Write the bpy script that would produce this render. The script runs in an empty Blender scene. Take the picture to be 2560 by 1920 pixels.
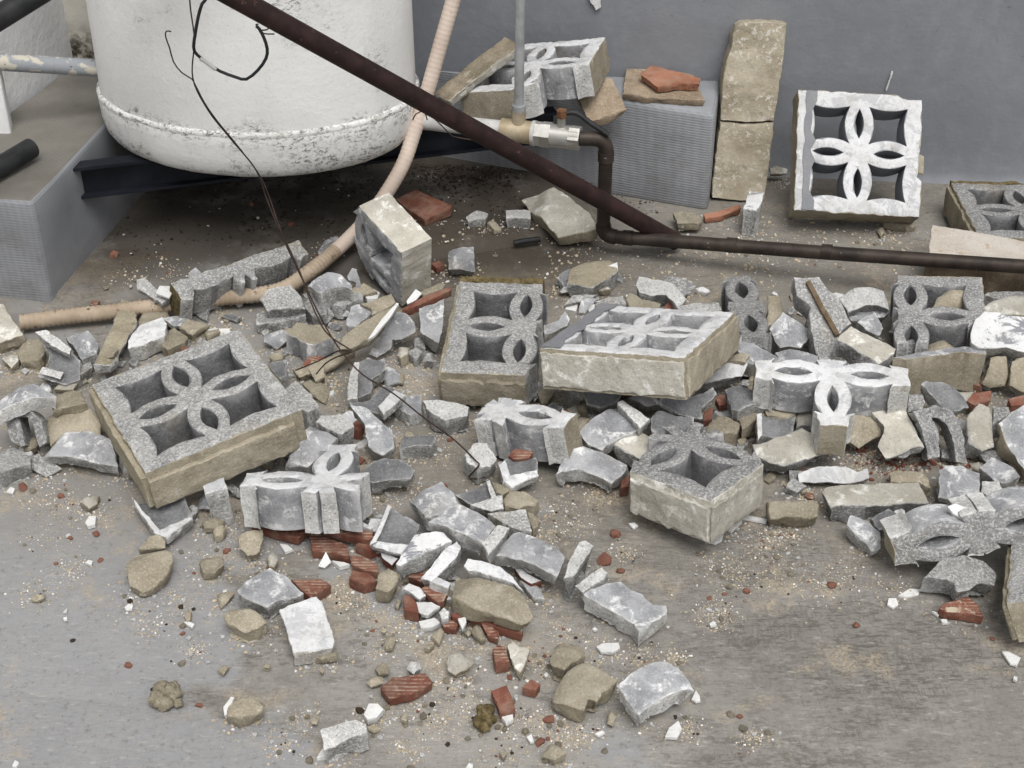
import bpy, bmesh, math, random
import numpy as np
from mathutils import Vector, Matrix, Euler, noise
from mathutils.geometry import delaunay_2d_cdt
R = math.radians
scene = bpy.context.scene
COL = scene.collection

# ------------------------------------------------------------------ camera
F, PITCH, CH = 3800.0, R(35.0), 1.70          # focal length in photo pixels, pitch down, camera height
cd = bpy.data.cameras.new('camera'); cam = bpy.data.objects.new('camera', cd); COL.objects.link(cam)
cd.sensor_width = 36.0; cd.lens = 36.0 * F / 2560.0; cd.clip_start = 0.05; cd.clip_end = 200
cam.location = (0, 0, CH); cam.rotation_euler = (math.pi / 2 - PITCH, 0, 0)
scene.camera = cam
scene.render.resolution_x, scene.render.resolution_y = 1024, 768
# ------------------------------------------------------------------ sky and sun (overcast)
SUN_EL, SUN_AZ = R(62), R(165)
world = bpy.data.worlds.new('World'); scene.world = world; world.use_nodes = True
wn = world.node_tree; wn.nodes.clear()
sky = wn.nodes.new('ShaderNodeTexSky'); sky.sky_type = 'NISHITA'; sky.sun_disc = False
sky.sun_elevation = SUN_EL; sky.sun_rotation = SUN_AZ; sky.dust_density = 4.0; sky.ozone_density = 0.6; sky.air_density = 1.0
hs = wn.nodes.new('ShaderNodeHueSaturation'); hs.inputs['Saturation'].default_value = 0.10
bg = wn.nodes.new('ShaderNodeBackground'); bg.inputs['Strength'].default_value = 0.094
wo = wn.nodes.new('ShaderNodeOutputWorld')
wn.links.new(sky.outputs[0], hs.inputs['Color']); wn.links.new(hs.outputs[0], bg.inputs['Color']); wn.links.new(bg.outputs[0], wo.inputs[0])
sl = bpy.data.lights.new('sun', 'SUN'); sl.energy = 1.5; sl.angle = R(32); sl.color = (1.0, 0.975, 0.94)
sun = bpy.data.objects.new('sun', sl); COL.objects.link(sun)
sun.rotation_euler = Vector((math.sin(SUN_AZ) * math.cos(SUN_EL), math.cos(SUN_AZ) * math.cos(SUN_EL), math.sin(SUN_EL))).to_track_quat('Z', 'Y').to_euler()
vs = scene.view_settings
vs.view_transform = 'Standard'; vs.look = 'None'; vs.gamma = 1.0; vs.use_curve_mapping = False; vs.exposure = 0.46

# ------------------------------------------------------------------ pixels of the photograph -> places
FW = Vector((0, math.cos(PITCH), -math.sin(PITCH))); UP = Vector((0, math.sin(PITCH), math.cos(PITCH))); CP = Vector((0, 0, CH))
def ray(x, y): return FW + Vector((1, 0, 0)) * ((x - 1280) / F) - UP * ((y - 960) / F)
def gp(x, y, z=0.0):
    d = ray(x, y); return CP + d * ((z - CH) / d.z)
def at(x, y, Y):
    d = ray(x, y); return CP + d * (Y / d.y)
def onplane(x, y, p, n):
    d = ray(x, y); return CP + d * ((p - CP).dot(n) / d.dot(n))
S1, S2 = 2212 / 640, 2212 / 800
TILES = {'T1': (0, 600, S1), 'T2': (640, 600, S1), 'T3': (1280, 600, S1), 'T4': (1920, 600, S1),
         'B1': (0, 1000, S1), 'B2': (560, 1000, S1), 'B3': (1100, 1000, S1), 'B4': (1640, 1000, S1), 'B5': (1920, 1000, S1),
         'C1': (0, 1440, S1), 'C2': (560, 1440, S1), 'C3': (1100, 1440, S1), 'C4': (1740, 1440, 2212 / 820),
         'A1': (0, 0, S2), 'A2': (700, 0, S2), 'A3': (1300, 0, S2), 'A4': (1760, 0, S2), 'P': (0, 0, 1.0)}
def px(t, p):
    ox, oy, s = TILES[t]; return (ox + p[0] / s, oy + p[1] / s)
def pxs(t, ps): return [px(t, p) for p in ps]

# ------------------------------------------------------------------ materials
class NT:
    def __init__(s, name):
        s.m = bpy.data.materials.new(name); s.m.use_nodes = True; s.t = s.m.node_tree; s.n = s.t.nodes
        s.b = s.n['Principled BSDF']; s.b.inputs['Roughness'].default_value = 0.9
        s.b.inputs['Specular IOR Level'].default_value = 0.25
        s._co = None
    def L(s, a, b): s.t.links.new(a, b)
    def co(s, stretch=None, world=False):
        if world:
            g = s.n.new('ShaderNodeNewGeometry'); out = g.outputs['Position']
        else:
            if s._co is None:
                tc = s.n.new('ShaderNodeTexCoord'); oi = s.n.new('ShaderNodeObjectInfo')
                mu = s.n.new('ShaderNodeMath'); mu.operation = 'MULTIPLY'; mu.inputs[1].default_value = 53.0
                s.L(oi.outputs['Random'], mu.inputs[0])
                ad = s.n.new('ShaderNodeVectorMath'); ad.operation = 'ADD'
                s.L(tc.outputs['Object'], ad.inputs[0]); s.L(mu.outputs[0], ad.inputs[1]); s._co = ad.outputs[0]
            out = s._co
        if stretch:
            mp = s.n.new('ShaderNodeMapping'); mp.inputs['Scale'].default_value = stretch
            s.L(out, mp.inputs['Vector']); out = mp.outputs[0]
        return out
    def noise(s, scale, detail=4, rough=0.6, stretch=None, world=False, dist=0.0):
        n = s.n.new('ShaderNodeTexNoise'); n.inputs['Scale'].default_value = scale; n.inputs['Detail'].default_value = detail
        n.inputs['Roughness'].default_value = rough; n.inputs['Distortion'].default_value = dist
        s.L(s.co(stretch, world), n.inputs['Vector']); return n.outputs['Fac']
    def voro(s, scale, world=False, feature='F1'):
        n = s.n.new('ShaderNodeTexVoronoi'); n.inputs['Scale'].default_value = scale; n.feature = feature
        s.L(s.co(None, world), n.inputs['Vector']); return n.outputs['Distance']
    def ramp(s, fac, a, b, smooth=True):
        n = s.n.new('ShaderNodeMapRange'); n.interpolation_type = 'SMOOTHSTEP' if smooth else 'LINEAR'
        n.inputs['From Min'].default_value = a; n.inputs['From Max'].default_value = b
        s.L(fac, n.inputs['Value']); return n.outputs[0]
    def mix(s, fac, a, b, mode='MIX'):
        n = s.n.new('ShaderNodeMix'); n.data_type = 'RGBA'; n.blend_type = mode; n.clamp_result = False
        if isinstance(fac, (int, float)): n.inputs[0].default_value = fac
        else: s.L(fac, n.inputs[0])
        for i, v in ((6, a), (7, b)):
            if isinstance(v, tuple): n.inputs[i].default_value = (*v, 1) if len(v) == 3 else v
            else: s.L(v, n.inputs[i])
        return n.outputs[2]
    def math(s, op, a, b=None):
        n = s.n.new('ShaderNodeMath'); n.operation = op
        for i, v in ((0, a), (1, b)):
            if v is None: continue
            if isinstance(v, (int, float)): n.inputs[i].default_value = v
            else: s.L(v, n.inputs[i])
        return n.outputs[0]
    def rnd(s): return s.n.new('ShaderNodeObjectInfo').outputs['Random']
    def bump(s, h, strength=0.5, dist=0.002, prev=None):
        n = s.n.new('ShaderNodeBump'); n.inputs['Strength'].default_value = strength; n.inputs['Distance'].default_value = dist
        s.L(h, n.inputs['Height'])
        if prev is not None: s.L(prev, n.inputs['Normal'])
        return n.outputs[0]
    def done(s, col, normal=None, rough=None):
        if isinstance(col, tuple): s.b.inputs['Base Color'].default_value = (*col, 1)
        else: s.L(col, s.b.inputs['Base Color'])
        if normal is not None: s.L(normal, s.b.inputs['Normal'])
        if rough is not None:
            if isinstance(rough, (int, float)): s.b.inputs['Roughness'].default_value = rough
            else: s.L(rough, s.b.inputs['Roughness'])
        return s.m
def vary(t, c, lo=0.82, hi=1.15):
    r = t.ramp(t.rnd(), 0, 1, False); v = t.math('ADD', t.math('MULTIPLY', r, hi - lo), lo)
    n = t.n.new('ShaderNodeVectorMath'); n.operation = 'SCALE'; t.L(c, n.inputs[0]); t.L(v, n.inputs['Scale']); return n.outputs[0]

M = {}
def mk_concrete(name, dark, light, white, wamt, speck, bumpd, wcol=(0.74, 0.74, 0.73)):
    t = NT(name)
    c = t.mix(t.ramp(t.noise(16, 5, 0.65), 0.34, 0.66), dark, light)
    w = t.ramp(t.noise(34, 6, 0.72, dist=0.4), 0.62 - wamt, 0.74 - wamt * 0.8)
    c = t.mix(w, c, white)
    g1 = t.ramp(t.noise(230, 3, 0.7), 0.47, 0.62); c = t.mix(t.math('MULTIPLY', g1, speck), c, wcol)
    g2 = t.ramp(t.noise(190, 3, 0.7, stretch=(1, 1.2, 0.9)), 0.57, 0.66); c = t.mix(t.math('MULTIPLY', g2, min(1, speck * 1.25)), c, (0.085, 0.083, 0.08))
    ed = t.n.new('ShaderNodeNewGeometry').outputs['Pointiness']; c = t.mix(t.math('MULTIPLY', t.ramp(ed, 0.52, 0.60), 0.45), c, wcol)
    st = t.ramp(t.noise(7, 4, 0.6), 0.56, 0.75); c = t.mix(t.math('MULTIPLY', st, 0.35), c, (0.33, 0.28, 0.20))
    c = vary(t, c)
    nb = t.bump(t.noise(210, 4, 0.75), 0.8, bumpd * 1.6); nb = t.bump(t.noise(55, 5, 0.65), 0.6, bumpd * 3.0, nb)
    M[name] = t.done(c, nb, 0.93)
mk_concrete('grey_web', (0.205, 0.21, 0.221), (0.365, 0.37, 0.385), (0.68, 0.68, 0.68), 0.105, 0.12, 0.0014)
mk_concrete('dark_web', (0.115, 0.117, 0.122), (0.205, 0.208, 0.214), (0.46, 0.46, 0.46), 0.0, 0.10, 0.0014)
mk_concrete('raw', (0.255, 0.253, 0.247), (0.375, 0.372, 0.362), (0.54, 0.535, 0.52), 0.08, 0.52, 0.0030)
mk_concrete('raw_white', (0.42, 0.415, 0.40), (0.58, 0.575, 0.56), (0.74, 0.74, 0.73), 0.09, 0.5, 0.0022, (0.82, 0.82, 0.80))
mk_concrete('raw_grey', (0.205, 0.205, 0.202), (0.305, 0.303, 0.297), (0.44, 0.44, 0.43), 0.03, 0.48, 0.0030)

def mk_mortar(name, a, b, pale, pamt, dirt):
    t = NT(name)
    c = t.mix(t.ramp(t.noise(14, 5, 0.62), 0.34, 0.66), a, b)
    c = t.mix(t.ramp(t.noise(26, 5, 0.7, dist=0.3), 0.60 - pamt, 0.74 - pamt), c, pale)
    c = t.mix(t.math('MULTIPLY', t.ramp(t.noise(38, 6, 0.75), 0.60, 0.70), dirt), c, (0.10, 0.085, 0.06))
    g = t.ramp(t.noise(240, 3, 0.7), 0.50, 0.64); c = t.mix(t.math('MULTIPLY', g, 0.3), c, (0.60, 0.55, 0.44)); g = t.ramp(t.noise(210, 3, 0.7, stretch=(1.1, 0.9, 1)), 0.58, 0.68); c = t.mix(t.math('MULTIPLY', g, 0.45), c, (0.14, 0.12, 0.085))
    c = vary(t, c)
    nb = t.bump(t.noise(200, 4, 0.75), 0.7, 0.0022); nb = t.bump(t.noise(42, 5, 0.65), 0.7, 0.005, nb)
    M[name] = t.done(c, nb, 0.95)
mk_mortar('mortar', (0.255, 0.224, 0.167), (0.355, 0.318, 0.247), (0.46, 0.43, 0.36), 0.02, 0.35)
mk_mortar('pale_mortar', (0.36, 0.342, 0.293), (0.49, 0.470, 0.415), (0.72, 0.71, 0.67), 0.08, 0.18)
mk_mortar('dirty_mortar', (0.22, 0.195, 0.14), (0.34, 0.30, 0.22), (0.45, 0.42, 0.34), 0.0, 0.85)
mk_mortar('brown_tile', (0.22, 0.165, 0.115), (0.36, 0.285, 0.205), (0.46, 0.38, 0.29), 0.0, 0.55)
mk_mortar('weathered_board', (0.20, 0.165, 0.115), (0.40, 0.34, 0.25), (0.55, 0.49, 0.39), 0.02, 0.6)

def mk_paint(name, white, under, pamt, dirt=0.25):
    t = NT(name)
    c = t.mix(t.ramp(t.noise(9, 5, 0.6), 0.3, 0.7), tuple(v * 0.9 for v in white), white)
    c = t.mix(t.ramp(t.noise(22, 6, 0.72, dist=0.6), 0.69 - pamt, 0.76 - pamt), c, under)
    c = t.mix(t.math('MULTIPLY', t.ramp(t.noise(60, 5, 0.75), 0.54, 0.72), dirt), c, (0.30, 0.285, 0.25)); c = t.mix(t.math('MULTIPLY', t.ramp(t.noise(17, 6, 0.72), 0.44, 0.66), dirt * 0.75), c, (0.40, 0.385, 0.35)); c = t.mix(t.math('MULTIPLY', t.ramp(t.noise(200, 3, 0.7), 0.56, 0.68), dirt * 0.6), c, (0.28, 0.27, 0.25))
    c = vary(t, c, 0.93, 1.05)
    nb = t.bump(t.noise(150, 4, 0.75), 0.75, 0.0024); nb = t.bump(t.noise(26, 5, 0.65), 0.6, 0.004, nb)
    M[name] = t.done(c, nb, 0.75)
mk_paint('white_paint', (0.70, 0.705, 0.715), (0.50, 0.505, 0.52), 0.19, 0.55)
mk_paint('patchy_paint', (0.72, 0.725, 0.73), (0.24, 0.247, 0.265), 0.17)
mk_paint('flake', (0.74, 0.74, 0.73), (0.60, 0.60, 0.585), 0.12, 0.35)
mk_paint('grey_paint', (0.235, 0.242, 0.262), (0.72, 0.72, 0.72), 0.02)

def mk_terra(name, ribs, col=((0.135, 0.047, 0.032), (0.200, 0.076, 0.051))):
    t = NT(name)
    c = t.mix(t.ramp(t.noise(18, 4, 0.6), 0.35, 0.65), *col)
    if ribs:
        tc = t.n.new('ShaderNodeTexCoord'); wv = t.n.new('ShaderNodeTexWave'); wv.bands_direction = 'Y'; wv.inputs['Scale'].default_value = 44.9
        wv.inputs['Distortion'].default_value = 0.5; wv.inputs['Detail'].default_value = 2; wv.inputs['Detail Scale'].default_value = 2
        t.L(tc.outputs['Object'], wv.inputs['Vector'])
        k = t.math('MULTIPLY', t.math('MULTIPLY', t.ramp(wv.outputs['Fac'], 0.35, 0.95), t.ramp(t.noise(55, 5, 0.75), 0.42, 0.62)), 0.75)
        c = t.mix(k, c, (0.42, 0.32, 0.25)); c = t.mix(t.ramp(t.noise(30, 5, 0.7), 0.57, 0.66), c, (0.44, 0.38, 0.29))
    else:
        c = t.mix(t.math('MULTIPLY', t.ramp(t.noise(45, 5, 0.7), 0.58, 0.75), 0.55), c, (0.42, 0.30, 0.23))
    c = t.mix(t.math('MULTIPLY', t.ramp(t.noise(28, 6, 0.75), 0.40, 0.70), 0.40), c, (0.34, 0.27, 0.205))
    c = vary(t, c, 0.85, 1.15)
    M[name] = t.done(c, t.bump(t.noise(240, 4, 0.7), 0.4, 0.001), 0.85)
mk_terra('terracotta', False); mk_terra('ribbed_terracotta', True); mk_terra('orange_tile', False, ((0.25, 0.105, 0.062), (0.36, 0.17, 0.11)))
mk_mortar('pink_stone', (0.56, 0.50, 0.43), (0.68, 0.63, 0.57), (0.52, 0.38, 0.27), 0.03, 0.15)

def mk_simple(name, a, b, scale=20, rough=0.8, metal=0.0, bumpd=0.0008, spots=None, spot_amt=0.1, spot_scale=30, stretch=None):
    t = NT(name)
    c = t.mix(t.ramp(t.noise(scale, 5, 0.62, stretch=stretch), 0.32, 0.68), a, b)
    if spots: c = t.mix(t.ramp(t.noise(spot_scale, 5, 0.7), 0.70 - spot_amt, 0.73 - spot_amt), c, spots)
    t.b.inputs['Metallic'].default_value = metal
    M[name] = t.done(c, t.bump(t.noise(180, 4, 0.7), 0.4, bumpd), rough)
mk_simple('maroon_steel', (0.016, 0.009, 0.008), (0.034, 0.017, 0.015), 30, 0.62, spots=(0.10, 0.055, 0.04), spot_amt=0.06, spot_scale=70)
mk_simple('black_plastic', (0.012, 0.013, 0.014), (0.03, 0.031, 0.033), 18, 0.55)
mk_simple('copper_dark', (0.028, 0.022, 0.019), (0.060, 0.046, 0.038), 20, 0.5, 0.3, spots=(0.22, 0.23, 0.22), spot_amt=0.04, spot_scale=55)
mk_simple('galvanised', (0.27, 0.28, 0.285), (0.42, 0.43, 0.435), 25, 0.55, 0.35, spots=(0.55, 0.55, 0.53), spot_amt=0.08)
mk_simple('brass', (0.32, 0.26, 0.17), (0.47, 0.40, 0.29), 22, 0.5, 0.3)
mk_simple('nickel', (0.36, 0.35, 0.32), (0.52, 0.51, 0.48), 14, 0.38, 0.6)
mk_simple('outlet_paint', (0.36, 0.355, 0.34), (0.52, 0.515, 0.50), 18, 0.6, spots=(0.20, 0.18, 0.15), spot_amt=0.06)
mk_simple('rust', (0.10, 0.045, 0.022), (0.20, 0.10, 0.05), 60, 0.9)
mk_simple('hose_cream', (0.50, 0.41, 0.345), (0.61, 0.515, 0.44), 9, 0.6, spots=(0.34, 0.23, 0.14), spot_amt=0.02, spot_scale=40)
mk_simple('hose_dirty', (0.30, 0.235, 0.17), (0.44, 0.36, 0.275), 14, 0.75, spots=(0.12, 0.085, 0.06), spot_amt=0.09, spot_scale=60)
mk_simple('navy_steel', (0.006, 0.008, 0.013), (0.016, 0.019, 0.026), 12, 0.6, spots=(0.13, 0.13, 0.13), spot_amt=0.0)
mk_simple('wire', (0.020, 0.015, 0.014), (0.055, 0.032, 0.026), 40, 0.7)
mk_simple('soil', (0.020, 0.014, 0.010), (0.065, 0.048, 0.034), 90, 1.0)
mk_simple('moss', (0.075, 0.055, 0.022), (0.17, 0.135, 0.07), 110, 1.0, bumpd=0.004)
mk_simple('lichen', (0.40, 0.24, 0.02), (0.52, 0.36, 0.06), 90, 1.0)
mk_simple('rusty_bar', (0.10, 0.07, 0.04), (0.21, 0.155, 0.10), 60, 0.95)
mk_simple('grain_white', (0.62, 0.60, 0.55), (0.80, 0.78, 0.74), 200, 0.9)
mk_simple('grain_tan', (0.36, 0.30, 0.21), (0.55, 0.46, 0.34), 200, 0.95)
mk_simple('grain_red', (0.125, 0.040, 0.027), (0.20, 0.068, 0.045), 200, 0.9)

def mk_wall():
    t = NT('grey_wall')
    c = t.mix(t.ramp(t.noise(1.6, 6, 0.6), 0.3, 0.7), (0.178, 0.187, 0.206), (0.232, 0.241, 0.262))
    c = t.mix(t.math('MULTIPLY', t.ramp(t.noise(22, 6, 0.7, stretch=(1, 1, 0.6)), 0.45, 0.75), 0.3), c, (0.30, 0.31, 0.33))
    c = t.mix(t.math('MULTIPLY', t.ramp(t.noise(45, 4, 0.7), 0.66, 0.74), 0.5), c, (0.11, 0.115, 0.125))
    nb = t.bump(t.noise(7, 5, 0.6), 0.45, 0.010); nb = t.bump(t.noise(50, 5, 0.65), 0.28, 0.003, nb)
    M['grey_wall'] = t.done(c, nb, 0.7)
    t = NT('white_wall')
    c = t.mix(t.ramp(t.noise(3, 6, 0.6), 0.3, 0.7), (0.72, 0.725, 0.735), (0.81, 0.81, 0.81))
    c = t.mix(t.math('MULTIPLY', t.ramp(t.noise(14, 6, 0.75), 0.60, 0.8), 0.4), c, (0.50, 0.48, 0.43))
    nb = t.bump(t.noise(40, 5, 0.65), 0.5, 0.005)
    M['white_wall'] = t.done(c, nb, 0.85)
    t = NT('old_render')
    c = t.mix(t.ramp(t.noise(5, 6, 0.65), 0.35, 0.7), (0.60, 0.57, 0.50), (0.72, 0.70, 0.65))
    g = t.n.new('ShaderNodeNewGeometry'); sx = t.n.new('ShaderNodeSeparateXYZ'); t.L(g.outputs['Position'], sx.inputs[0])
    low = t.ramp(sx.outputs['Z'], 0.36, 0.27)
    c = t.mix(t.math('MULTIPLY', low, t.ramp(t.noise(30, 6, 0.75), 0.36, 0.6)), c, (0.05, 0.04, 0.025))
    M['old_render'] = t.done(c, t.bump(t.noise(50, 5, 0.65), 0.5, 0.004), 0.9)
mk_wall()

def mk_tank():
    def base(name, mould, zc=None):
        t = NT(name)
        c = t.mix(t.ramp(t.noise(4, 5, 0.6), 0.3, 0.7), (0.69, 0.688, 0.675), (0.79, 0.788, 0.775))
        f = t.ramp(t.noise(210, 3, 0.7), 0.57, 0.72); c = t.mix(t.math('MULTIPLY', f, 0.45), c, (0.42, 0.42, 0.42))
        tc = t.n.new('ShaderNodeTexCoord'); sz_ = t.n.new('ShaderNodeSeparateXYZ'); t.L(tc.outputs['Object'], sz_.inputs[0]); z_ = sz_.outputs['Z']
        near = t.math('MULTIPLY', t.ramp(z_, 0.050, 0.094), t.ramp(z_, 0.135, 0.102)); foot = t.ramp(z_, 0.045, 0.0)
        prox = t.math('ADD', t.math('MULTIPLY', t.math('MAXIMUM', near, foot), 0.11), mould * 0.35)
        m1 = t.ramp(t.math('ADD', t.noise(5.5, 5, 0.65), prox), 0.53, 0.68); m2 = t.ramp(t.noise(85, 6, 0.8, stretch=(1, 1, 1.7), dist=0.5), 0.47, 0.62)
        c = t.mix(t.math('MULTIPLY', t.math('MULTIPLY', m1, m2), 0.9), c, (0.085, 0.078, 0.068))
        c = t.mix(t.math('MULTIPLY', t.math('MULTIPLY', foot, t.ramp(t.noise(11, 5, 0.7), 0.35, 0.65)), 0.4), c, (0.36, 0.345, 0.31))
        st = t.ramp(t.noise(6, 5, 0.6, stretch=(1, 1, 0.10)), 0.54, 0.76); c = t.mix(t.math('MULTIPLY', st, 0.4), c, (0.50, 0.47, 0.41))
        M[name] = t.done(c, t.bump(t.noise(60, 5, 0.7), 0.5, 0.003), 0.7)
    base('tank_body', 0.0); base('tank_base', 0.10); base('tank_seam', 0.30)
mk_tank()

def mk_membrane(name, a, b, world=False, dark=0.5):
    t = NT(name)
    c = t.mix(t.ramp(t.noise(5, 5, 0.6), 0.3, 0.7), a, b)
    wv = t.n.new('ShaderNodeTexWave'); wv.bands_direction = 'Z'; wv.inputs['Scale'].default_value = 50; wv.inputs['Distortion'].default_value = 0.1
    t.L(t.co(), wv.inputs['Vector'])
    wx = t.n.new('ShaderNodeTexWave'); wx.bands_direction = 'DIAGONAL'; wx.inputs['Scale'].default_value = 50; wx.inputs['Distortion'].default_value = 0.1
    t.L(t.co(stretch=(1, 1, 0.02)), wx.inputs['Vector'])
    grid = t.math('ADD', wv.outputs['Fac'], t.math('MULTIPLY', wx.outputs['Fac'], 0.6))
    c = t.mix(t.math('MULTIPLY', t.ramp(grid, 0.9, 0.2), 0.25), c, (0.10, 0.10, 0.11))
    c = t.mix(t.math('MULTIPLY', t.ramp(t.noise(9, 6, 0.7), 0.50, 0.75), dark), c, (0.15, 0.14, 0.125))
    nb = t.bump(grid, 0.35, 0.0012); nb = t.bump(t.noise(24, 5, 0.6), 0.5, 0.005, nb)
    M[name] = t.done(c, nb, 0.6)
mk_membrane('membrane', (0.235, 0.244, 0.261), (0.305, 0.314, 0.332), dark=0.5)
mk_membrane('dirty_membrane', (0.145, 0.136, 0.119), (0.215, 0.203, 0.18), dark=0.8)

def mk_ground():
    t = NT('roof_membrane'); W = True
    big = t.noise(1.1, 6, 0.6, world=W)
    c = t.mix(t.ramp(big, 0.38, 0.62), (0.222, 0.210, 0.192), (0.305, 0.291, 0.268))
    # smoother blue-grey coating patches
    g = t.n.new('ShaderNodeNewGeometry'); sp = t.n.new('ShaderNodeSeparateXYZ'); t.L(g.outputs['Position'], sp.inputs[0])
    left = t.ramp(sp.outputs['X'], 0.15, -0.55)
    pm = t.ramp(t.math('ADD', t.noise(1.9, 5, 0.6, world=W), t.math('MULTIPLY', left, 0.16)), 0.575, 0.625)
    pm = t.math('MULTIPLY', pm, t.ramp(sp.outputs['X'], 0.45, 0.05))
    c = t.mix(t.math('MULTIPLY', pm, 0.75), c, (0.285, 0.291, 0.305))
    # woven scrim: fine lines both ways, dark where dirt sits in them
    wh = t.noise(80, 3, 0.65, stretch=(0.75, 2.9, 1), world=W); wv = t.noise(80, 3, 0.65, stretch=(3.4, 0.9, 1), world=W)
    dirt = t.ramp(t.noise(1.9, 8, 0.74, stretch=(0.6, 1.8, 1), world=W, dist=0.8), 0.43, 0.60)
    dirt = t.math('MULTIPLY', dirt, t.math('SUBTRACT', 1.0, t.math('MULTIPLY', pm, 0.9)))
    lines = t.math('MAXIMUM', t.ramp(wh, 0.49, 0.60), t.math('MULTIPLY', t.ramp(wv, 0.51, 0.62), 0.75))
    c = t.mix(t.math('MULTIPLY', lines, t.math('ADD', t.math('MULTIPLY', dirt, 0.62), t.math('SUBTRACT', 0.20, t.math('MULTIPLY', pm, 0.12)))), c, (0.082, 0.075, 0.066))
    c = t.mix(t.math('MULTIPLY', dirt, 0.30), c, (0.135, 0.122, 0.104))
    pit = t.ramp(t.noise(95, 4, 0.75, world=W), 0.56, 0.66); c = t.mix(t.math('MULTIPLY', pit, 0.5), c, (0.12, 0.108, 0.09))
    gm = t.math('MULTIPLY', t.ramp(t.noise(33, 6, 0.78, stretch=(0.7, 1.5, 1), world=W), 0.50, 0.60), t.ramp(t.noise(2.6, 5, 0.65, stretch=(0.6, 1.5, 1), world=W), 0.40, 0.60)); c = t.mix(t.math('MULTIPLY', gm, t.math('SUBTRACT', 0.62, t.math('MULTIPLY', pm, 0.48))), c, (0.105, 0.095, 0.082))
    lt = t.ramp(t.noise(60, 5, 0.7, stretch=(0.7, 2.0, 1), world=W), 0.55, 0.70); c = t.mix(t.math('MULTIPLY', lt, 0.40), c, (0.46, 0.445, 0.41))
    mo = t.ramp(t.noise(14, 5, 0.7, world=W), 0.45, 0.7); c = t.mix(t.math('MULTIPLY', mo, 0.25), c, (0.36, 0.34, 0.305))
    # sand and mortar dust scattered round the heap
    band = t.math('MULTIPLY', t.ramp(sp.outputs['Y'], 1.30, 2.0), t.ramp(sp.outputs['Y'], 3.3, 2.6))
    hb = t.math('MULTIPLY', t.ramp(sp.outputs['Y'], 1.75, 2.15), t.ramp(t.noise(3.2, 6, 0.7, world=W), 0.30, 0.56)); c = t.mix(t.math('MULTIPLY', hb, 0.5), c, (0.190, 0.172, 0.142))
    sd = t.math('ADD', t.noise(5.5, 6, 0.7, world=W), t.math('MULTIPLY', band, 0.07))
    sm = t.math('MULTIPLY', t.ramp(sd, 0.575, 0.68), t.ramp(t.noise(170, 3, 0.7, world=W), 0.36, 0.58))
    c = t.mix(t.math('MULTIPLY', sm, 0.72), c, (0.40, 0.335, 0.245))
    oc = t.ramp(t.noise(8.5, 4, 0.55, world=W), 0.69, 0.76); c = t.mix(t.math('MULTIPLY', oc, 0.40), c, (0.50, 0.36, 0.20))
    # leaf dirt washed together behind the heap
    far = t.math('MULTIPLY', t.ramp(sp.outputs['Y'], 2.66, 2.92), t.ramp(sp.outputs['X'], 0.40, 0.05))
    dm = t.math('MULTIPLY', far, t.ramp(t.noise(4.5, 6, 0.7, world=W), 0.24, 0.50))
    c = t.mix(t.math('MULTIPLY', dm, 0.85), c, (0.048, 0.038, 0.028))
    ds = t.ramp(t.noise(120, 3, 0.7, world=W), 0.66, 0.72); c = t.mix(t.math('MULTIPLY', ds, 0.5), c, (0.09, 0.08, 0.065))
    nb = t.bump(wh, 0.25, 0.0012); nb = t.bump(wv, 0.2, 0.0012, nb); nb = t.bump(t.noise(7, 5, 0.6, world=W), 0.4, 0.008, nb)
    nb = t.bump(t.math('MULTIPLY', sm, t.noise(300, 3, 0.7, world=W)), 0.5, 0.003, nb)
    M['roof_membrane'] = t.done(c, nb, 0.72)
mk_ground()

# ------------------------------------------------------------------ object helpers
def link(name, me, parent=None, mats=(), loc=None, rot=None):
    o = bpy.data.objects.new(name, me); COL.objects.link(o)
    if me is not None:
        for m in mats: me.materials.append(M[m])
    if parent is not None: o.parent = parent
    if loc is not None: o.location = loc
    if rot is not None: o.rotation_euler = rot
    return o
def tag(o, label, cat, group=None, kind=None):
    if label: o['label'] = label
    if cat: o['category'] = cat
    if group: o['group'] = group
    if kind: o['kind'] = kind
    return o
def empty(name, loc, label, cat, group=None):
    o = bpy.data.objects.new(name, None); COL.objects.link(o); o.location = loc; o.empty_display_size = 0.05
    return tag(o, label, cat, group)
def finish(me, angle=38):
    me.polygons.foreach_set('use_smooth', [True] * len(me.polygons))
    me.set_sharp_from_angle(angle=R(angle)); me.update()
def from_bm(bm, name, angle=38, smooth=True):
    me = bpy.data.meshes.new(name); bmesh.ops.recalc_face_normals(bm, faces=bm.faces); bm.to_mesh(me); bm.free()
    if smooth: finish(me, angle)
    return me
def bm_box(bm, a, b, mat=0, bevel=0.0, jit=0.0):
    r = bmesh.ops.create_cube(bm, size=1.0); vs_ = r['verts']
    for v in vs_: v.co = Vector([(a[i] + b[i]) / 2 + v.co[i] * (b[i] - a[i]) for i in range(3)])
    return vs_
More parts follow.
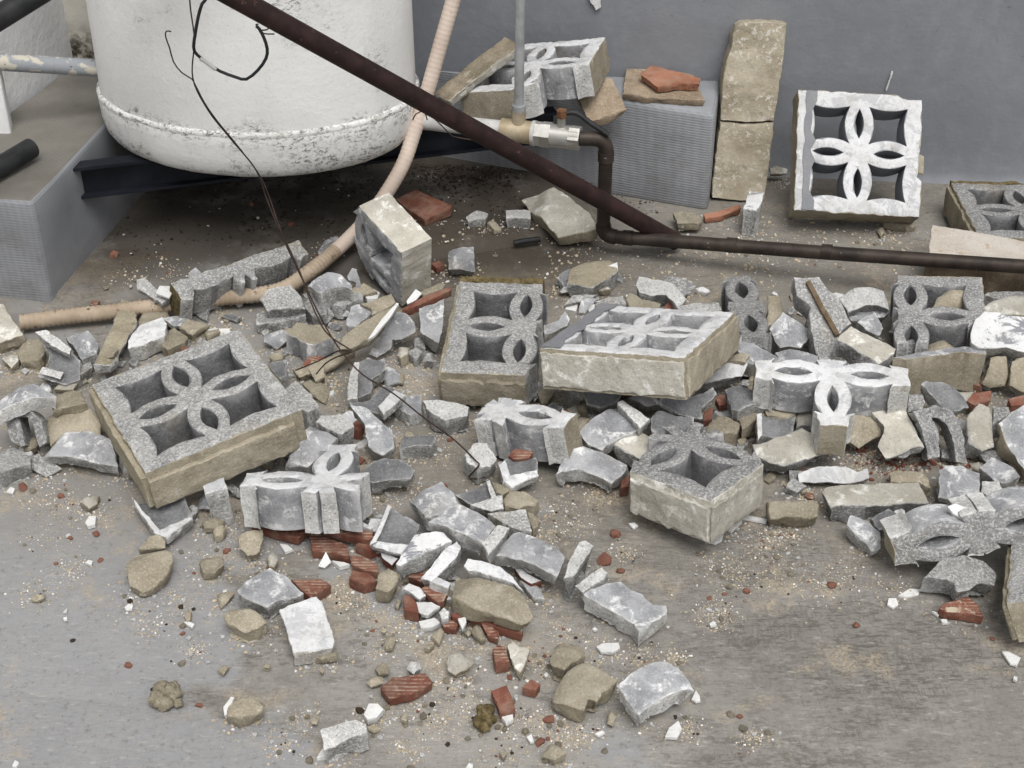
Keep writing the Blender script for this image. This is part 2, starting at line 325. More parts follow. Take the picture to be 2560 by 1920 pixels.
def tube(pts, rad, seg=12, ring=None, cap=True, name='tube', closed=False, twist=0.0):
    """swept tube; rad may be a function of distance along it"""
    P = [Vector(p) for p in pts]; bm = bmesh.new(); rings = []; up = Vector((0.13, 0.21, 0.97)).normalized(); dist = 0.0
    for i, p in enumerate(P):
        a = P[max(i - 1, 0)]; b = P[min(i + 1, len(P) - 1)]; tg = (b - a).normalized()
        s = tg.cross(up)
        if s.length < 1e-4: s = tg.cross(Vector((1, 0, 0)))
        s.normalize(); u = s.cross(tg).normalized(); up = u
        if i: dist += (p - P[i - 1]).length
        r = rad(dist) if callable(rad) else rad
        rings.append([bm.verts.new(p + (s * math.cos(k * 2 * math.pi / seg) + u * math.sin(k * 2 * math.pi / seg)) * r) for k in range(seg)])
    for i in range(len(rings) - 1):
        for k in range(seg):
            bm.faces.new((rings[i][k], rings[i][(k + 1) % seg], rings[i + 1][(k + 1) % seg], rings[i + 1][k]))
    if cap: bm.faces.new(rings[0]); bm.faces.new(rings[-1])
    return from_bm(bm, name, 50)
def spline(pts, step=0.01):
    P = [Vector(p) for p in pts]; P = [P[0] * 2 - P[1]] + P + [P[-1] * 2 - P[-2]]; out = []
    for i in range(1, len(P) - 2):
        n = max(2, int((P[i + 1] - P[i]).length / step))
        for k in range(n):
            t = k / n; a, b, c, d = P[i - 1:i + 3]
            out.append(0.5 * ((2 * b) + (c - a) * t + (2 * a - 5 * b + 4 * c - d) * t * t + (3 * b - a - 3 * c + d) * t ** 3))
    out.append(P[-2]); return out
def inside(p, poly):
    x, y = p[0], p[1]; c = False; n = len(poly); j = n - 1
    for i in range(n):
        xi, yi = poly[i]; xj, yj = poly[j]
        if (yi > y) != (yj > y) and x < (xj - xi) * (y - yi) / (yj - yi) + xi: c = not c
        j = i
    return c
def dseg(p, poly):
    m = 9.0; n = len(poly)
    for i in range(n):
        ax, ay = poly[i]; bx, by = poly[(i + 1) % n]; dx, dy = bx - ax, by - ay
        l = dx * dx + dy * dy; t = 0 if l == 0 else max(0, min(1, ((p[0] - ax) * dx + (p[1] - ay) * dy) / l))
        m = min(m, (p[0] - ax - t * dx) ** 2 + (p[1] - ay - t * dy) ** 2)
    return math.sqrt(m)
def densify(poly, res, jit, rng):
    out = []; n = len(poly); s0 = rng.uniform(0, 900); dist = 0.0
    for i in range(n):
        a = Vector(poly[i]); b = Vector(poly[(i + 1) % n]); L = (b - a).length; k = max(1, int(L / res)); nr = Vector((-(b - a).y, (b - a).x))
        if nr.length > 0: nr.normalize()
        for q in range(k):
            p = a + (b - a) * (q / k); d = dist + L * q / k
            w = noise.noise(Vector((d * 48 + s0, 0.3, 0))) * 1.5 + noise.noise(Vector((d * 130 + s0, 7.3, 0))) * 0.8
            p += nr * (w * jit * (1.0 if q else 0.4))
            out.append((p.x, p.y))
        dist += L
    return out
def plate(outline, holes, thick, rng, res=0.008, jit=0.0012, bump=0.0012, side_rough=0.0025, bend=0.0, axis=0.0, layers=3, classify=None, taper=0.0, warp=0.0, wear=0.0, rnd=0.0, lean=0.0, facets=0, ribs=0.0):
    """closed slab with worn edges: triangulated top and bottom, rough sides; material 0 top, 1 sides, 2 bottom"""
    o = densify(outline, res, jit, rng)
    x0 = min(p[0] for p in o); x1 = max(p[0] for p in o); y0 = min(p[1] for p in o); y1 = max(p[1] for p in o)
    pts = list(o); edges = [(i, (i + 1) % len(o)) for i in range(len(o))]
    yy = y0; row = 0
    while yy < y1:
        xx = x0 + (res / 2 if row % 2 else 0)
        while xx < x1:
            p = (xx + rng.uniform(-.2, .2) * res, yy + rng.uniform(-.2, .2) * res)
            if inside(p, o) and dseg(p, o) > res * 0.5: pts.append(p)
            xx += res
        yy += res * 0.87; row += 1
    V, _, Fc, *_r = delaunay_2d_cdt([Vector(p) for p in pts], edges, [], 0, 1e-6)
    tris = []
    for f in Fc:
        cx = sum(V[i].x for i in f) / len(f); cy = sum(V[i].y for i in f) / len(f)
        if inside((cx, cy), o): tris.append(list(f))
    ec = {}
    for f in tris:
        for i in range(len(f)): ec[(f[i], f[(i + 1) % len(f)])] = 1
    bedges = [e for e in ec if (e[1], e[0]) not in ec]; inw = {}
    for a, b in bedges:
        d = V[b] - V[a]; nn = Vector((-d.y, d.x))
        if nn.length > 0: nn.normalize()
        for i in (a, b): inw[i] = inw.get(i, Vector((0, 0))) + nn
    for i in inw:
        if inw[i].length > 1e-6: inw[i].normalize()
    ca, sa = math.cos(axis), math.sin(axis); half = max(x1 - x0, y1 - y0) / 2; mx, my = (x0 + x1) / 2, (y0 + y1) / 2
    off = Vector((rng.uniform(-50, 50), rng.uniform(-50, 50), rng.uniform(-50, 50)))
    def surf(x, y, k):
        s = ((x - mx) * ca + (y - my) * sa) / half
        return -bend * s * s + (bend * 0.4) + noise.noise(Vector((x * 110, y * 110, k)) + off) * bump * 0.8 + noise.noise(Vector((x * 55, y * 55, k)) + off) * bump + noise.noise(Vector((x * 18, y * 18, k + 7)) + off) * (bump * 1.6 + warp)
    FP = []
    for q in range(facets):
        a = rng.uniform(0, 6.283); FP.append((math.cos(a), math.sin(a), half * (rng.uniform(-.1, .6) if facets > 3 else rng.uniform(.35, .8)), rng.uniform(.12, .5) if facets > 3 else rng.uniform(.15, .7)))
    def cut(x, y):
        return max([0.0] + [max(0.0, ((x - mx) * u + (y - my) * v - o_) * s_) for u, v, o_, s_ in FP])
    vid = {}; verts = []; faces = []; mi = []; bset = set(inw); rw = max(rnd * 1.3, half * 0.5)
    ts = [0.0] + ([min(0.3, wear * 1.1 / thick)] if wear else []) + [q / layers for q in range(1, layers)] + [1.0]
    NL = len(ts) - 1
    for i in sorted({i for f in tris for i in f}):
        x, y = V[i]; z = surf(x, y, 0.0); X, Y = x, y
        if facets: z -= min(cut(x, y), thick * .6)
        if ribs: z += ribs * math.cos(898 * y) * (0.4 + 0.8 * abs(noise.noise(Vector((x * 40, y * 40, 3)) + off)))
        if rnd: z -= rnd * max(0.0, 1 - dseg((x, y), o) / rw) ** 2
        if i in bset and wear:
            e = wear * (0.55 + 0.9 * abs(noise.noise(Vector((x * 70, y * 70, 1.1)) + off))); X += inw[i].x * e; Y += inw[i].y * e
            z -= wear * 0.25 * rng.random()
        vid[(i, 0)] = len(verts); verts.append((X, Y, z))
        q = 1 - taper; l = 0.0
        if i in bset: l = thick * lean * (0.25 + noise.noise(Vector((x * 22, y * 22, 9.0)) + off) * 1.2) + wear
        g = inw[i] * l if i in bset else Vector((0, 0))
        vid[(i, NL)] = len(verts); verts.append((mx + (x - mx) * q + g.x, my + (y - my) * q + g.y, surf(x, y, 3.3) - thick))
    for i in bset:
        x, y = V[i]; lf = thick * lean * (0.25 + noise.noise(Vector((x * 22, y * 22, 9.0)) + off) * 1.2)
        zr = rnd * 1.0 + (min(cut(x, y), thick * .6) if facets else 0)
        for k in range(1, NL):
            t = ts[k]; q = 1 - taper * t; g = inw[i] * (lf * t)
            d = noise.noise_vector(Vector((x * 95, y * 95, t * thick * 95)) + off) * side_rough + Vector((rng.uniform(-1, 1), rng.uniform(-1, 1), 0)) * side_rough * 0.3
            if k == 1 and wear: d *= 0.3
            vid[(i, k)] = len(verts); verts.append((mx + (x - mx) * q + d.x + g.x, my + (y - my) * q + d.y + g.y, surf(x, y, 3.3 * t) - zr * (1 - t) - thick * t + d.z * 0.5 * (1 if 0 < t < .9 else 0)))
    for f in tris:
        faces.append([vid[(i, 0)] for i in f]); mi.append(0)
        faces.append([vid[(i, NL)] for i in reversed(f)]); mi.append(2)
    for a, b in bedges:
        for k in range(NL):
            faces.append([vid[(b, k)], vid[(a, k)], vid[(a, k + 1)], vid[(b, k + 1)]]); mi.append(1)
    me = bpy.data.meshes.new('piece'); me.from_pydata(verts, [], faces); me.polygons.foreach_set('material_index', mi); finish(me, 33)
    return me

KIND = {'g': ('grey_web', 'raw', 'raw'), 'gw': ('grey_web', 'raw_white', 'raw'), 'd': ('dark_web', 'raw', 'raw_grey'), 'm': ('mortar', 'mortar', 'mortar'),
        'dm': ('mortar', 'dirty_mortar', 'mortar'), 'p': ('pale_mortar', 'raw', 'mortar'), 'pd': ('pale_mortar', 'raw_grey', 'raw_grey'), 'pm': ('pale_mortar', 'mortar', 'mortar'),
        'r': ('raw', 'raw_grey', 'raw'), 'rw': ('raw_white', 'raw', 'raw'), 'rg': ('raw_grey', 'raw_grey', 'raw_grey'), 'w': ('white_paint', 'raw', 'raw'), 'ww': ('white_paint', 'raw_white', 'raw'),
        'wg': ('patchy_paint', 'raw', 'raw'), 'wm': ('white_paint', 'mortar', 'mortar'), 'f': ('flake', 'flake', 'flake'), 't': ('terracotta', 'terracotta', 'terracotta'),
        'to': ('orange_tile', 'orange_tile', 'orange_tile'), 'bs': ('pink_stone', 'brown_tile', 'brown_tile'), 'tr': ('ribbed_terracotta', 'terracotta', 'terracotta'), 'b': ('brown_tile', 'brown_tile', 'mortar'), 'bw': ('weathered_board', 'pale_mortar', 'weathered_board'),
        'mg': ('mortar', 'grey_web', 'raw'), 'gm': ('grey_web', 'mortar', 'mortar'), 'gf': ('grey_paint', 'flake', 'flake'), 'ms': ('dirty_mortar', 'raw', 'raw'), 'wt': ('white_paint', 'terracotta', 'terracotta')}
SEED = [100]
PIECES = []
def chunk(name, label, cat, tile, pts, k='g', t=0.03, b=0.0, tilt=0.0, roll=0.0, bend=0.0, ax=0.0, rough=None, taper=0.04, group=None, warp=0.0, res=None, sink=0.002, lean=None):
    """a broken piece: the outline of its upper face in the photograph, laid on a plane of the given tilt so that its lowest point rests at height b"""
    SEED[0] += 1; rng = random.Random(SEED[0]); P = pxs(tile, pts)
    n = Vector((math.sin(R(roll)), -math.sin(R(tilt)) * math.cos(R(roll)), math.cos(R(tilt)) * math.cos(R(roll)))).normalized()
    ex = Vector((1, 0, 0)); ex = (ex - n * ex.dot(n)).normalized(); ey = n.cross(ex)
    cx = sum(p[0] for p in P) / len(P); cy = sum(p[1] for p in P) / len(P); z = b + t
    for _ in range(4):
        c = gp(cx, cy, z); W = [onplane(p[0], p[1], c, n) for p in P]
        low = min(min(w.z, (w - n * t).z) for w in W) - max(0.0, bend) * 0.6
        z += (b - sink) - low
    c = gp(cx, cy, z); W = [onplane(p[0], p[1], c, n) for p in P]
    q = [((w - c).dot(ex), (w - c).dot(ey)) for w in W]
    area = sum(q[i][0] * q[(i + 1) % len(q)][1] - q[(i + 1) % len(q)][0] * q[i][1] for i in range(len(q))) / 2
    if area < 0: q = q[::-1]; area = -area
    sz = math.sqrt(area); wx_ = max(v[0] for v in q) - min(v[0] for v in q); wy_ = max(v[1] for v in q) - min(v[1] for v in q); aspect = max(wx_, wy_) ** 2 / max(area, 1e-6)
    rs = res or (0.0026 if k == 'tr' else max(0.0042, min(0.009, sz / 12)))
    rg = rough if rough is not None else min(0.0042, sz * 0.06)
    flat = k in ('f', 't', 'tr', 'gf')
    mort = k in ('m', 'dm', 'pm', 'p', 'pd', 'ms', 'b', 'bw'); lump = cat == 'mortar lump'; thin = t < 0.009
    me = plate(q, [], t, rng, rs, (0.0008 if flat else 0.0017) * min(1, sz / 0.05), (0.0004 if flat else (0.0019 if mort else 0.0012)) * min(1, sz / 0.05 + .2), rg * (0.4 if flat else 1), bend, R(ax), 3, None, 0.0 if flat else taper, warp,
               0.0 if thin else min(t * .2, (0.0008 if flat else 0.0018 if mort else 0.0012)), (t * .18 if lump else t * .05 if mort else 0.0), lean if lean is not None else 0.0 if thin else (0.12 if flat else 0.42 if mort or lump else 0.32), 5 if lump else 0 if k in ('b', 'bw', 'bs', 'ms') or aspect > 2.2 else 3 if mort else 2 if k in ('r', 'rg', 'rw', 'g', 'gw', 'd') else 0, 0.0013 if k == 'tr' else 0.0)
    Mx = Matrix((ex, ey, n)).transposed().to_4x4(); Mx.translation = c
    o = link(name, me, None, KIND[k]); o.matrix_world = Mx
    if label: tag(o, label, cat, group)
    PIECES.append(o)
    return o

# ------------------------------------------------------------------ the setting
def grid_sheet(name, x0, x1, y0, y1, n, m, fz, mat):
    bm = bmesh.new(); vv = [[bm.verts.new((x0 + (x1 - x0) * i / n, y0 + (y1 - y0) * j / m, fz(x0 + (x1 - x0) * i / n, y0 + (y1 - y0) * j / m))) for i in range(n + 1)] for j in range(m + 1)]
    for j in range(m):
        for i in range(n): bm.faces.new((vv[j][i], vv[j][i + 1], vv[j + 1][i + 1], vv[j + 1][i]))
    return link(name, from_bm(bm, name, 60), None, (mat,))
RA, RB = gp(1480, 1418), gp(2560, 1500)
def gz(x, y):
    if abs(x) > 2.4 or y < 0.6: return 0.0
    z = (noise.noise(Vector((x * 1.4, y * 2.2, 3.0))) * 0.004 - 0.004) * min(1, (2.4 - abs(x)) * 2) * min(1, (y - 0.6) * 2)
    u = (x - RA.x) / (RB.x - RA.x)
    if -0.15 < u < 2.0:
        d = y - (RA.y + (RB.y - RA.y) * u) - noise.noise(Vector((x * 3, 0.5, 0))) * 0.012
        z += 0.0065 * math.exp(-(d / 0.016) ** 2) * max(0.0, min(1.0, (u + 0.15) * 4)) * (0.7 + 0.5 * noise.noise(Vector((x * 5, 2.5, 0))))
    return z
g0 = gp(1923, 430); g1 = gp(2360, 448); wsl = (g1.y - g0.y) / (g1.x - g0.x)
def wall_y(x): return g0.y + wsl * (x - g0.x)
bm = bmesh.new()
for quad in (((-14, -14), (14, -14), (14, 0.6), (-14, 0.6)), ((-14, 0.6), (-2.4, 0.6), (-2.4, 14), (-14, 14)), ((2.4, 0.6), (14, 0.6), (14, 14), (2.4, 14))):
    bm.faces.new([bm.verts.new((x, y, 0)) for x, y in quad])
n_, m_ = 320, 260; x0_, x1_, y0_, y1_ = -2.4, 2.4, 0.6, 3.9
vv = [[bm.verts.new((x0_ + (x1_ - x0_) * i / n_, y0_ + (y1_ - y0_) * j / m_, gz(x0_ + (x1_ - x0_) * i / n_, y0_ + (y1_ - y0_) * j / m_))) for i in range(n_ + 1)] for j in range(m_ + 1)]
for j in range(m_):
    for i in range(n_): bm.faces.new((vv[j][i], vv[j][i + 1], vv[j + 1][i + 1], vv[j + 1][i]))
ground = link('ground', from_bm(bm, 'ground', 60), None, ('roof_membrane',)); ground['kind'] = 'structure'

lapl = [gp(x, y) for x, y in ((-700, 1700), (-100, 1726), (150, 1742), (330, 1764), (560, 1792), (760, 1826), (900, 1872), (980, 1935), (1010, 2010))]
def lap_y(x):
    for a, b in zip(lapl, lapl[1:]):
        if a.x <= x <= b.x: return a.y + (b.y - a.y) * (x - a.x) / (b.x - a.x)
    return None
def on_lap(x, y):
    l = lap_y(x); return l is not None and 0.9 < y < l - 0.003
bm = bmesh.new(); cols_ = []
for i in range(90):
    x = lapl[0].x + (lapl[-1].x - lapl[0].x - 0.001) * i / 89; l = lap_y(x) + noise.noise(Vector((x * 14, 0, 0))) * 0.003; row = []
    for k, (d, h) in enumerate([(0, -0.002), (0.0008, 0.0022), (0.004, 0.0030)] + [(0.004 + (l - 0.9) * q / 24, 0.0030) for q in range(1, 25)]):
        row.append(bm.verts.new((x, l - d, gz(x, l - d) + h)))
    cols_.append(row)
for a, b in zip(cols_, cols_[1:]):
    for k in range(len(a) - 1): bm.faces.new((a[k], a[k + 1], b[k + 1], b[k]))
o = link('membrane_sheet', from_bm(bm, 'membrane_sheet', 60), None, ('roof_membrane',)); o['kind'] = 'structure'

def prism(name, poly, z0, z1, mats, bevel=0.012, rng_seed=1, topmat=0, wob=0.004, parent=None, cuts=10, segs=3):
    bm = bmesh.new(); a = [bm.verts.new((x, y, z0)) for x, y in poly]; b = [bm.verts.new((x, y, z1)) for x, y in poly]
    bm.faces.new(a[::-1]); ft = bm.faces.new(b)
    for i in range(len(poly)): bm.faces.new((a[i], a[(i + 1) % len(poly)], b[(i + 1) % len(poly)], b[i]))
    ed = [e for e in bm.edges if not (e.verts[0].co.z == z0 and e.verts[1].co.z == z0)]
    if bevel: bmesh.ops.bevel(bm, geom=ed, offset=bevel, segments=segs, affect='EDGES', profile=0.5)
    bmesh.ops.triangulate(bm, faces=[f for f in bm.faces if len(f.verts) > 4])
    for _ in range(3):
        long = [e for e in bm.edges if e.calc_length() > 0.07]
        if long: bmesh.ops.subdivide_edges(bm, edges=long, cuts=1, use_grid_fill=True)
    for v in bm.verts:
        d = noise.noise_vector(v.co * 6 + Vector((rng_seed * 7.3, 0, 0))) * wob; v.co += d
    me = from_bm(bm, name, 40); 
    o = link(name, me, parent, mats)
    if topmat:
        for p in me.polygons:
            if p.normal.z > 0.75 and p.center.z > (z0 + z1) / 2: p.material_index = topmat
    return o
# back wall with a coved skirting of the same membrane
def wallstrip(name, label, xa, ya, xb, yb, z0, z1, th, mat, cove=0.0):
    d = Vector((xb - xa, yb - ya, 0)); L = d.length; d.normalize(); nrm = Vector((d.y, -d.x, 0))   # faces the camera side
    prof = [(0.0, z1), (0.0, z0 + 0.10)]
    if cove: prof += [(cove * (1 - math.cos(a)) , z0 + cove * (1 - math.sin(a)) + 0.0) for a in [R(q) for q in (15, 35, 55, 75, 90)]]
    else: prof += [(0.0, z0)]
    bm = bmesh.new(); nx = max(6, int(L / 0.12)); rows = []
    zs = []
    for i in range(len(prof) - 1):
        k = 14 if i == 0 else 1
        for q in range(k): zs.append((prof[i][0] + (prof[i + 1][0] - prof[i][0]) * q / k, prof[i][1] + (prof[i + 1][1] - prof[i][1]) * q / k))
    zs.append(prof[-1])
    for u, z in zs:
        row = []
        for i in range(nx + 1):
            p = Vector((xa, ya, z)) + d * (L * i / nx) + nrm * u
            w = noise.noise(Vector((p.x * 3, p.z * 3, 1.7))) * 0.006 + noise.noise(Vector((p.x * 9, p.z * 9, 4.7))) * 0.002
            row.append(bm.verts.new(p + nrm * w))
        rows.append(row)
    for j in range(len(rows) - 1):
        for i in range(nx): bm.faces.new((rows[j][i], rows[j][i + 1], rows[j + 1][i + 1], rows[j + 1][i]))
    back = [bm.verts.new(Vector((xa, ya, z)) + d * s - nrm * th) for s, z in ((0, z1), (L, z1), (L, z0), (0, z0))]
    bm.faces.new(back); t0 = rows[0]
    bm.faces.new([back[1], back[0]] + t0)
    bm.faces.new([back[0], back[3]] + [r[0] for r in rows[::-1]]); bm.faces.new([back[2], back[1]] + [r[-1] for r in rows])
    o = link(name, from_bm(bm, name, 45), None, (mat,)); return tag(o, label, 'wall')
XC = -1.03
wallstrip('back_wall', 'dark grey painted wall behind the tank and the leaning breeze blocks', XC - 0.12, wall_y(XC - 0.12), 6.0, wall_y(6.0), -0.02, 2.6, 0.2, 'grey_wall', 0.055)
wallstrip('side_wall', 'white rendered wall beside the water tank and concrete plinth', -1.86, 0.7, XC, wall_y(XC) + 0.02, -0.02, 2.6, 0.2, 'white_wall')
# corner pilaster and a second one nearer, both on the side wall
pc = gp(170, 145, 0.25)
pil = prism('corner_pilaster', [(-1.075, pc.y), (-0.96, pc.y - 0.01), (-0.96, wall_y(-0.96) + 0.03), (-1.09, wall_y(-1.09) + 0.03)], 0.235, 2.6, ('old_render',), 0.006, 3, wob=0.003)
tag(pil, 'cream rendered corner pilaster with black mould at its foot, behind the tank', 'pilaster')
pa = at(28, 264, 3.02)
pil2 = prism('wall_pilaster', [(pa.x - 0.10, pa.y), (pa.x - .012, pa.y), (pa.x - 0.022, pa.y + 0.05), (pa.x - 0.10, pa.y + 0.05)], 0.0, at(8, 168, 3.02).z, ('white_wall',), 0.006, 5, wob=0.001)
tag(pil2, 'short white post between the white wall and the plinth', 'post')
# plinths
lp_f = gp(133, 770); lp_b = gp(275, 600)
LPx = lp_f.x; dX = (lp_b.x - lp_f.x) / (lp_b.y - lp_f.y)
def lpx(y): return LPx + dX * (y - lp_f.y)
def swx(y): return -1.86 + (XC + 1.86) * (y - 0.7) / (wall_y(XC) + 0.02 - 0.7)
yb = 3.44
left_plinth = prism('concrete_plinth', [(swx(lp_f.y + .05) + 0.015, lp_f.y + 0.045), (LPx, lp_f.y), (lpx(yb), yb), (swx(yb) + 0.012, yb)], -0.01, 0.25, ('membrane', 'dirty_membrane'), 0.012, 2, topmat=1, wob=0.006)
tag(left_plinth, 'grey membrane-covered plinth with dirty top against the white wall', 'plinth')
ra = gp(1770, 525); rb = gp(1076, 401)
right_plinth = prism('concrete_plinth', [(rb.x, rb.y), (ra.x, ra.y), (ra.x + 0.035, wall_y(ra.x) - 0.012), (rb.x - 0.02, wall_y(rb.x) - 0.006)], -0.01, 0.24, ('membrane', 'membrane'), 0.014, 9, wob=0.005)
tag(right_plinth, 'grey waffle-textured plinth carrying broken tiles against the dark wall', 'plinth')
# recessed-looking lap joint of the membrane on the right plinth's face
fd = Vector((rb.x - ra.x, rb.y - ra.y, 0)).normalized(); fn = Vector((fd.y, -fd.x, 0)); fn = fn if fn.y < 0 else -fn
def onface(s, z, o=0.0030): return Vector((ra.x, ra.y, 0)) + fd * s + Vector((0, 0, z)) + fn * o
# raised screed under the tank
edge = pxs('P', [(-200, 790), (100, 772), (300, 748), (480, 722), (700, 690), (900, 664), (1060, 642), (1200, 622), (1330, 600), (1420, 572), (1500, 540)])
ep = [gp(x, y, 0.01) for x, y in edge]
bm = bmesh.new(); prof = [(0.0, -0.012), (0.012, 0.004), (0.03, 0.014), (0.055, 0.018)]
cols = []
for i, p in enumerate(ep):
    a = ep[max(0, i - 1)]; b = ep[min(len(ep) - 1, i + 1)]; d = (b - a).normalized(); nn = Vector((-d.y, d.x, 0))
    cols.append([p + nn * u + Vector((0, 0, z - p.z + 0.0)) for u, z in prof] + [Vector((min(p.x + 0.05, 0.7), 3.5, 0.018))])
SUBN = 10
grid = []
for c in cols:
    row = [bm.verts.new(v) for v in c[:4]]
    for k in range(1, SUBN + 1):
        q = c[3].lerp(c[4], k / SUBN); row.append(bm.verts.new((q.x, q.y, 0.018 + noise.noise(q * 3) * 0.003)))
    grid.append(row)
for i in range(len(grid) - 1):
    for k in range(len(grid[0]) - 1): bm.faces.new((grid[i][k], grid[i + 1][k], grid[i + 1][k + 1], grid[i][k + 1]))
o = link('raised_floor', from_bm(bm, 'raised_floor', 60), None, ('roof_membrane',)); o['kind'] = 'structure'
ZS = 0.018
def on_raised(x, y):
    for i in range(len(ep) - 1):
        if ep[i].x <= x <= ep[i + 1].x:
            t = (x - ep[i].x) / (ep[i + 1].x - ep[i].x); return y > ep[i].y + (ep[i + 1].y - ep[i].y) * t + 0.03
    return False
# ------------------------------------------------------------------ water tank on its steel channel
TC = Vector((-0.555, 3.10, 0)); TA, TB, TYAW = 0.352, 0.262, R(-7)
tank = empty('water_tank', (TC.x, TC.y, 0.235), 'white fibreglass water tank with mouldy lower band', 'water tank')
def ellipse_lathe(name, prof, mat, seg=128, wob=0.0012, cap_top=False, cap_bot=False):
    bm = bmesh.new(); rows = []
    for r, z in prof:
        row = []
        for k in range(seg):
            a = 2 * math.pi * k / seg; x = TA * r * math.cos(a); y = TB * r * math.sin(a)
            w = 1 + noise.noise(Vector((math.cos(a) * 5, math.sin(a) * 5, z * 9))) * wob * 4
            row.append(bm.verts.new((x * w * math.cos(TYAW) - y * w * math.sin(TYAW), x * w * math.sin(TYAW) + y * w * math.cos(TYAW), z + noise.noise(Vector((math.cos(a) * 14, math.sin(a) * 14, 2.2))) * wob)))
        rows.append(row)
    for j in range(len(rows) - 1):
        for k in range(seg): bm.faces.new((rows[j][k], rows[j][(k + 1) % seg], rows[j + 1][(k + 1) % seg], rows[j + 1][k]))
    if cap_bot: bm.faces.new(rows[0])
    if cap_top: bm.faces.new(rows[-1])
    return link(name, from_bm(bm, name, 50), tank, (mat,))
SZ = 0.098
ellipse_lathe('tank_wall', [(0.985, SZ + 0.002), (0.985, SZ + 0.03), (0.98, 0.3), (0.97, 0.6), (0.96, 1.0), (0.94, 1.06), (0.85, 1.10), (0.3, 1.15)], 'tank_body', cap_top=True)
ellipse_lathe('base_band', [(0.70, -0.008), (0.92, -0.006), (0.958, 0.003), (0.985, 0.018), (0.998, 0.042), (1.003, 0.07), (1.003, SZ - 0.004), (0.99, SZ + 0.002)], 'tank_base', cap_bot=True)
ellipse_lathe('seam_bead', [(0.975, SZ - 0.008), (1.005, SZ - 0.006), (1.008, SZ - 0.001), (1.000, SZ + 0.004), (0.975, SZ + 0.007)], 'tank_seam', wob=0.0022)
# steel channel
ca_ = gp(205, 490, 0.15); cb_ = gp(1242, 365, 0.15)
cd_ = (cb_ - ca_); cd_.z = 0; cd_.normalize(); cnr = Vector((cd_.y, -cd_.x, 0))
def chan(name, off, label, length, start=0.0):
    root = empty(name, ca_ + cd_ * start - cnr * off + Vector((0, 0, 0)), label, 'steel beam')
    for nm, (n0, n1, z0, z1) in {'web': (-0.006, 0.0, 0.0, 0.080), 'bottom_flange': (0.0, 0.016, 0.0, 0.007), 'top_flange': (0.0, 0.028, 0.073, 0.080)}.items():
        bm = bmesh.new(); vs_ = bm_box(bm, (0, n0, z0), (length, n1, z1))
        for v in vs_:
            x, n, z = v.co; v.co = cd_ * x + cnr * (n) + Vector((0, 0, z))
        link(nm, from_bm(bm, nm, 30), root, ('navy_steel',))
    return root
chan('steel_channel', 0.0, 'dark blue steel channel carrying the front of the tank', 1.12, -0.06)
chan('steel_channel', 0.33, 'dark blue steel channel carrying the rear of the tank', 0.90, 0.03)
# ------------------------------------------------------------------ pipes, hose, strut
def solid(name, me, parent, mat): return link(name, me, parent, (mat,))
pw0 = at(1035, 300, 3.02); pw1 = at(1500, 352, 2.925); zz = 0.5 * (pw0.z + pw1.z)
pw0 = gp(1035, 299, zz); pw1 = gp(1502, 352, zz)
pipework = empty('water_pipe', (pw1.x, pw1.y, 0.0), 'tank outlet pipe with brass tee, ball valve and dark copper run', 'pipe')
def wp(a, b, t): return a + (b - a) * t
def rel(pts, root): return [Vector(p) - root.location for p in pts]
def P(name, pts, rad, mat, seg=16, parent=None):
    return solid(name, tube(rel(pts, pipework), rad, seg), parent or pipework, mat)
def tx(x): return wp(pw0, pw1, (x - 1035) / (1502 - 1035))
ax_ = (pw1 - pw0).normalized()
P('tank_flange', [tx(1000), tx(1020)], 0.036, 'outlet_paint', 20)
P('outlet_pipe', [tx(1010), tx(1262)], 0.0195, 'outlet_paint', 20)
tee = P('tee_fitting', [tx(1256), tx(1257), tx(1268), tx(1269), tx(1320), tx(1321), tx(1332), tx(1333)], 0.0245, 'brass', 20)
tp = tx(1300)
P('tee_branch', [tp, tp + Vector((0, 0, 0.05))], 0.015, 'brass', 16, tee)
rt = at(1296, 268, tp.y)
P('riser_socket', [tp + Vector((0, 0, 0.046)), tp + Vector((0, 0, 0.062))], 0.0155, 'galvanised', 8)
P('riser_pipe', [tp + Vector((0, 0, 0.05)), tp + Vector((0.004, 0, 0.5)), tp + Vector((0.006, 0, 1.1))], 0.0102, 'galvanised', 16)
P('union_ring', [tx(1333), tx(1342)], 0.027, 'outlet_paint', 20)
P('union_nut', [tx(1342), tx(1357)], 0.027, 'nickel', 6)
P('hexagon_nut', [tx(1357), tx(1380)], 0.0285, 'nickel', 6)
valve = P('valve_body', [tx(1378), tx(1384), tx(1388), tx(1418), tx(1424), tx(1450)], 0.0245, 'nickel', 20)
P('end_nut', [tx(1426), tx(1452)], 0.027, 'nickel', 6, valve)
vp_ = tx(1405)
P('valve_stem', [vp_ + Vector((0, 0, 0.02)), vp_ + Vector((0, 0, 0.045))], 0.009, 'nickel', 12, valve)
P('stem_nut', [vp_ + Vector((0, 0, 0.044)), vp_ + Vector((0, 0, 0.060))], 0.0115, 'rust', 6, valve)
lv = [vp_ + Vector((0.0, 0, 0.052)), vp_ + Vector((0.03, 0.0, 0.054)), vp_ + Vector((0.06, -0.01, 0.036)), vp_ + Vector((0.10, -0.02, 0.012))]
lm = tube(rel(spline(lv, 0.01), pipework), 0.0065, 8)
P('lever', spline(lv, 0.01), 0.006, 'black_plastic', 8, valve); bpy.data.meshes.remove(lm)
CR = 0.0150
bz = 0.045; cb1 = gp(1507, 590, bz); ce = gp(2600, 668, 0.118)
top = Vector((cb1.x, cb1.y, zz)); start = tx(1450)
ay = (ce - cb1).normalized()
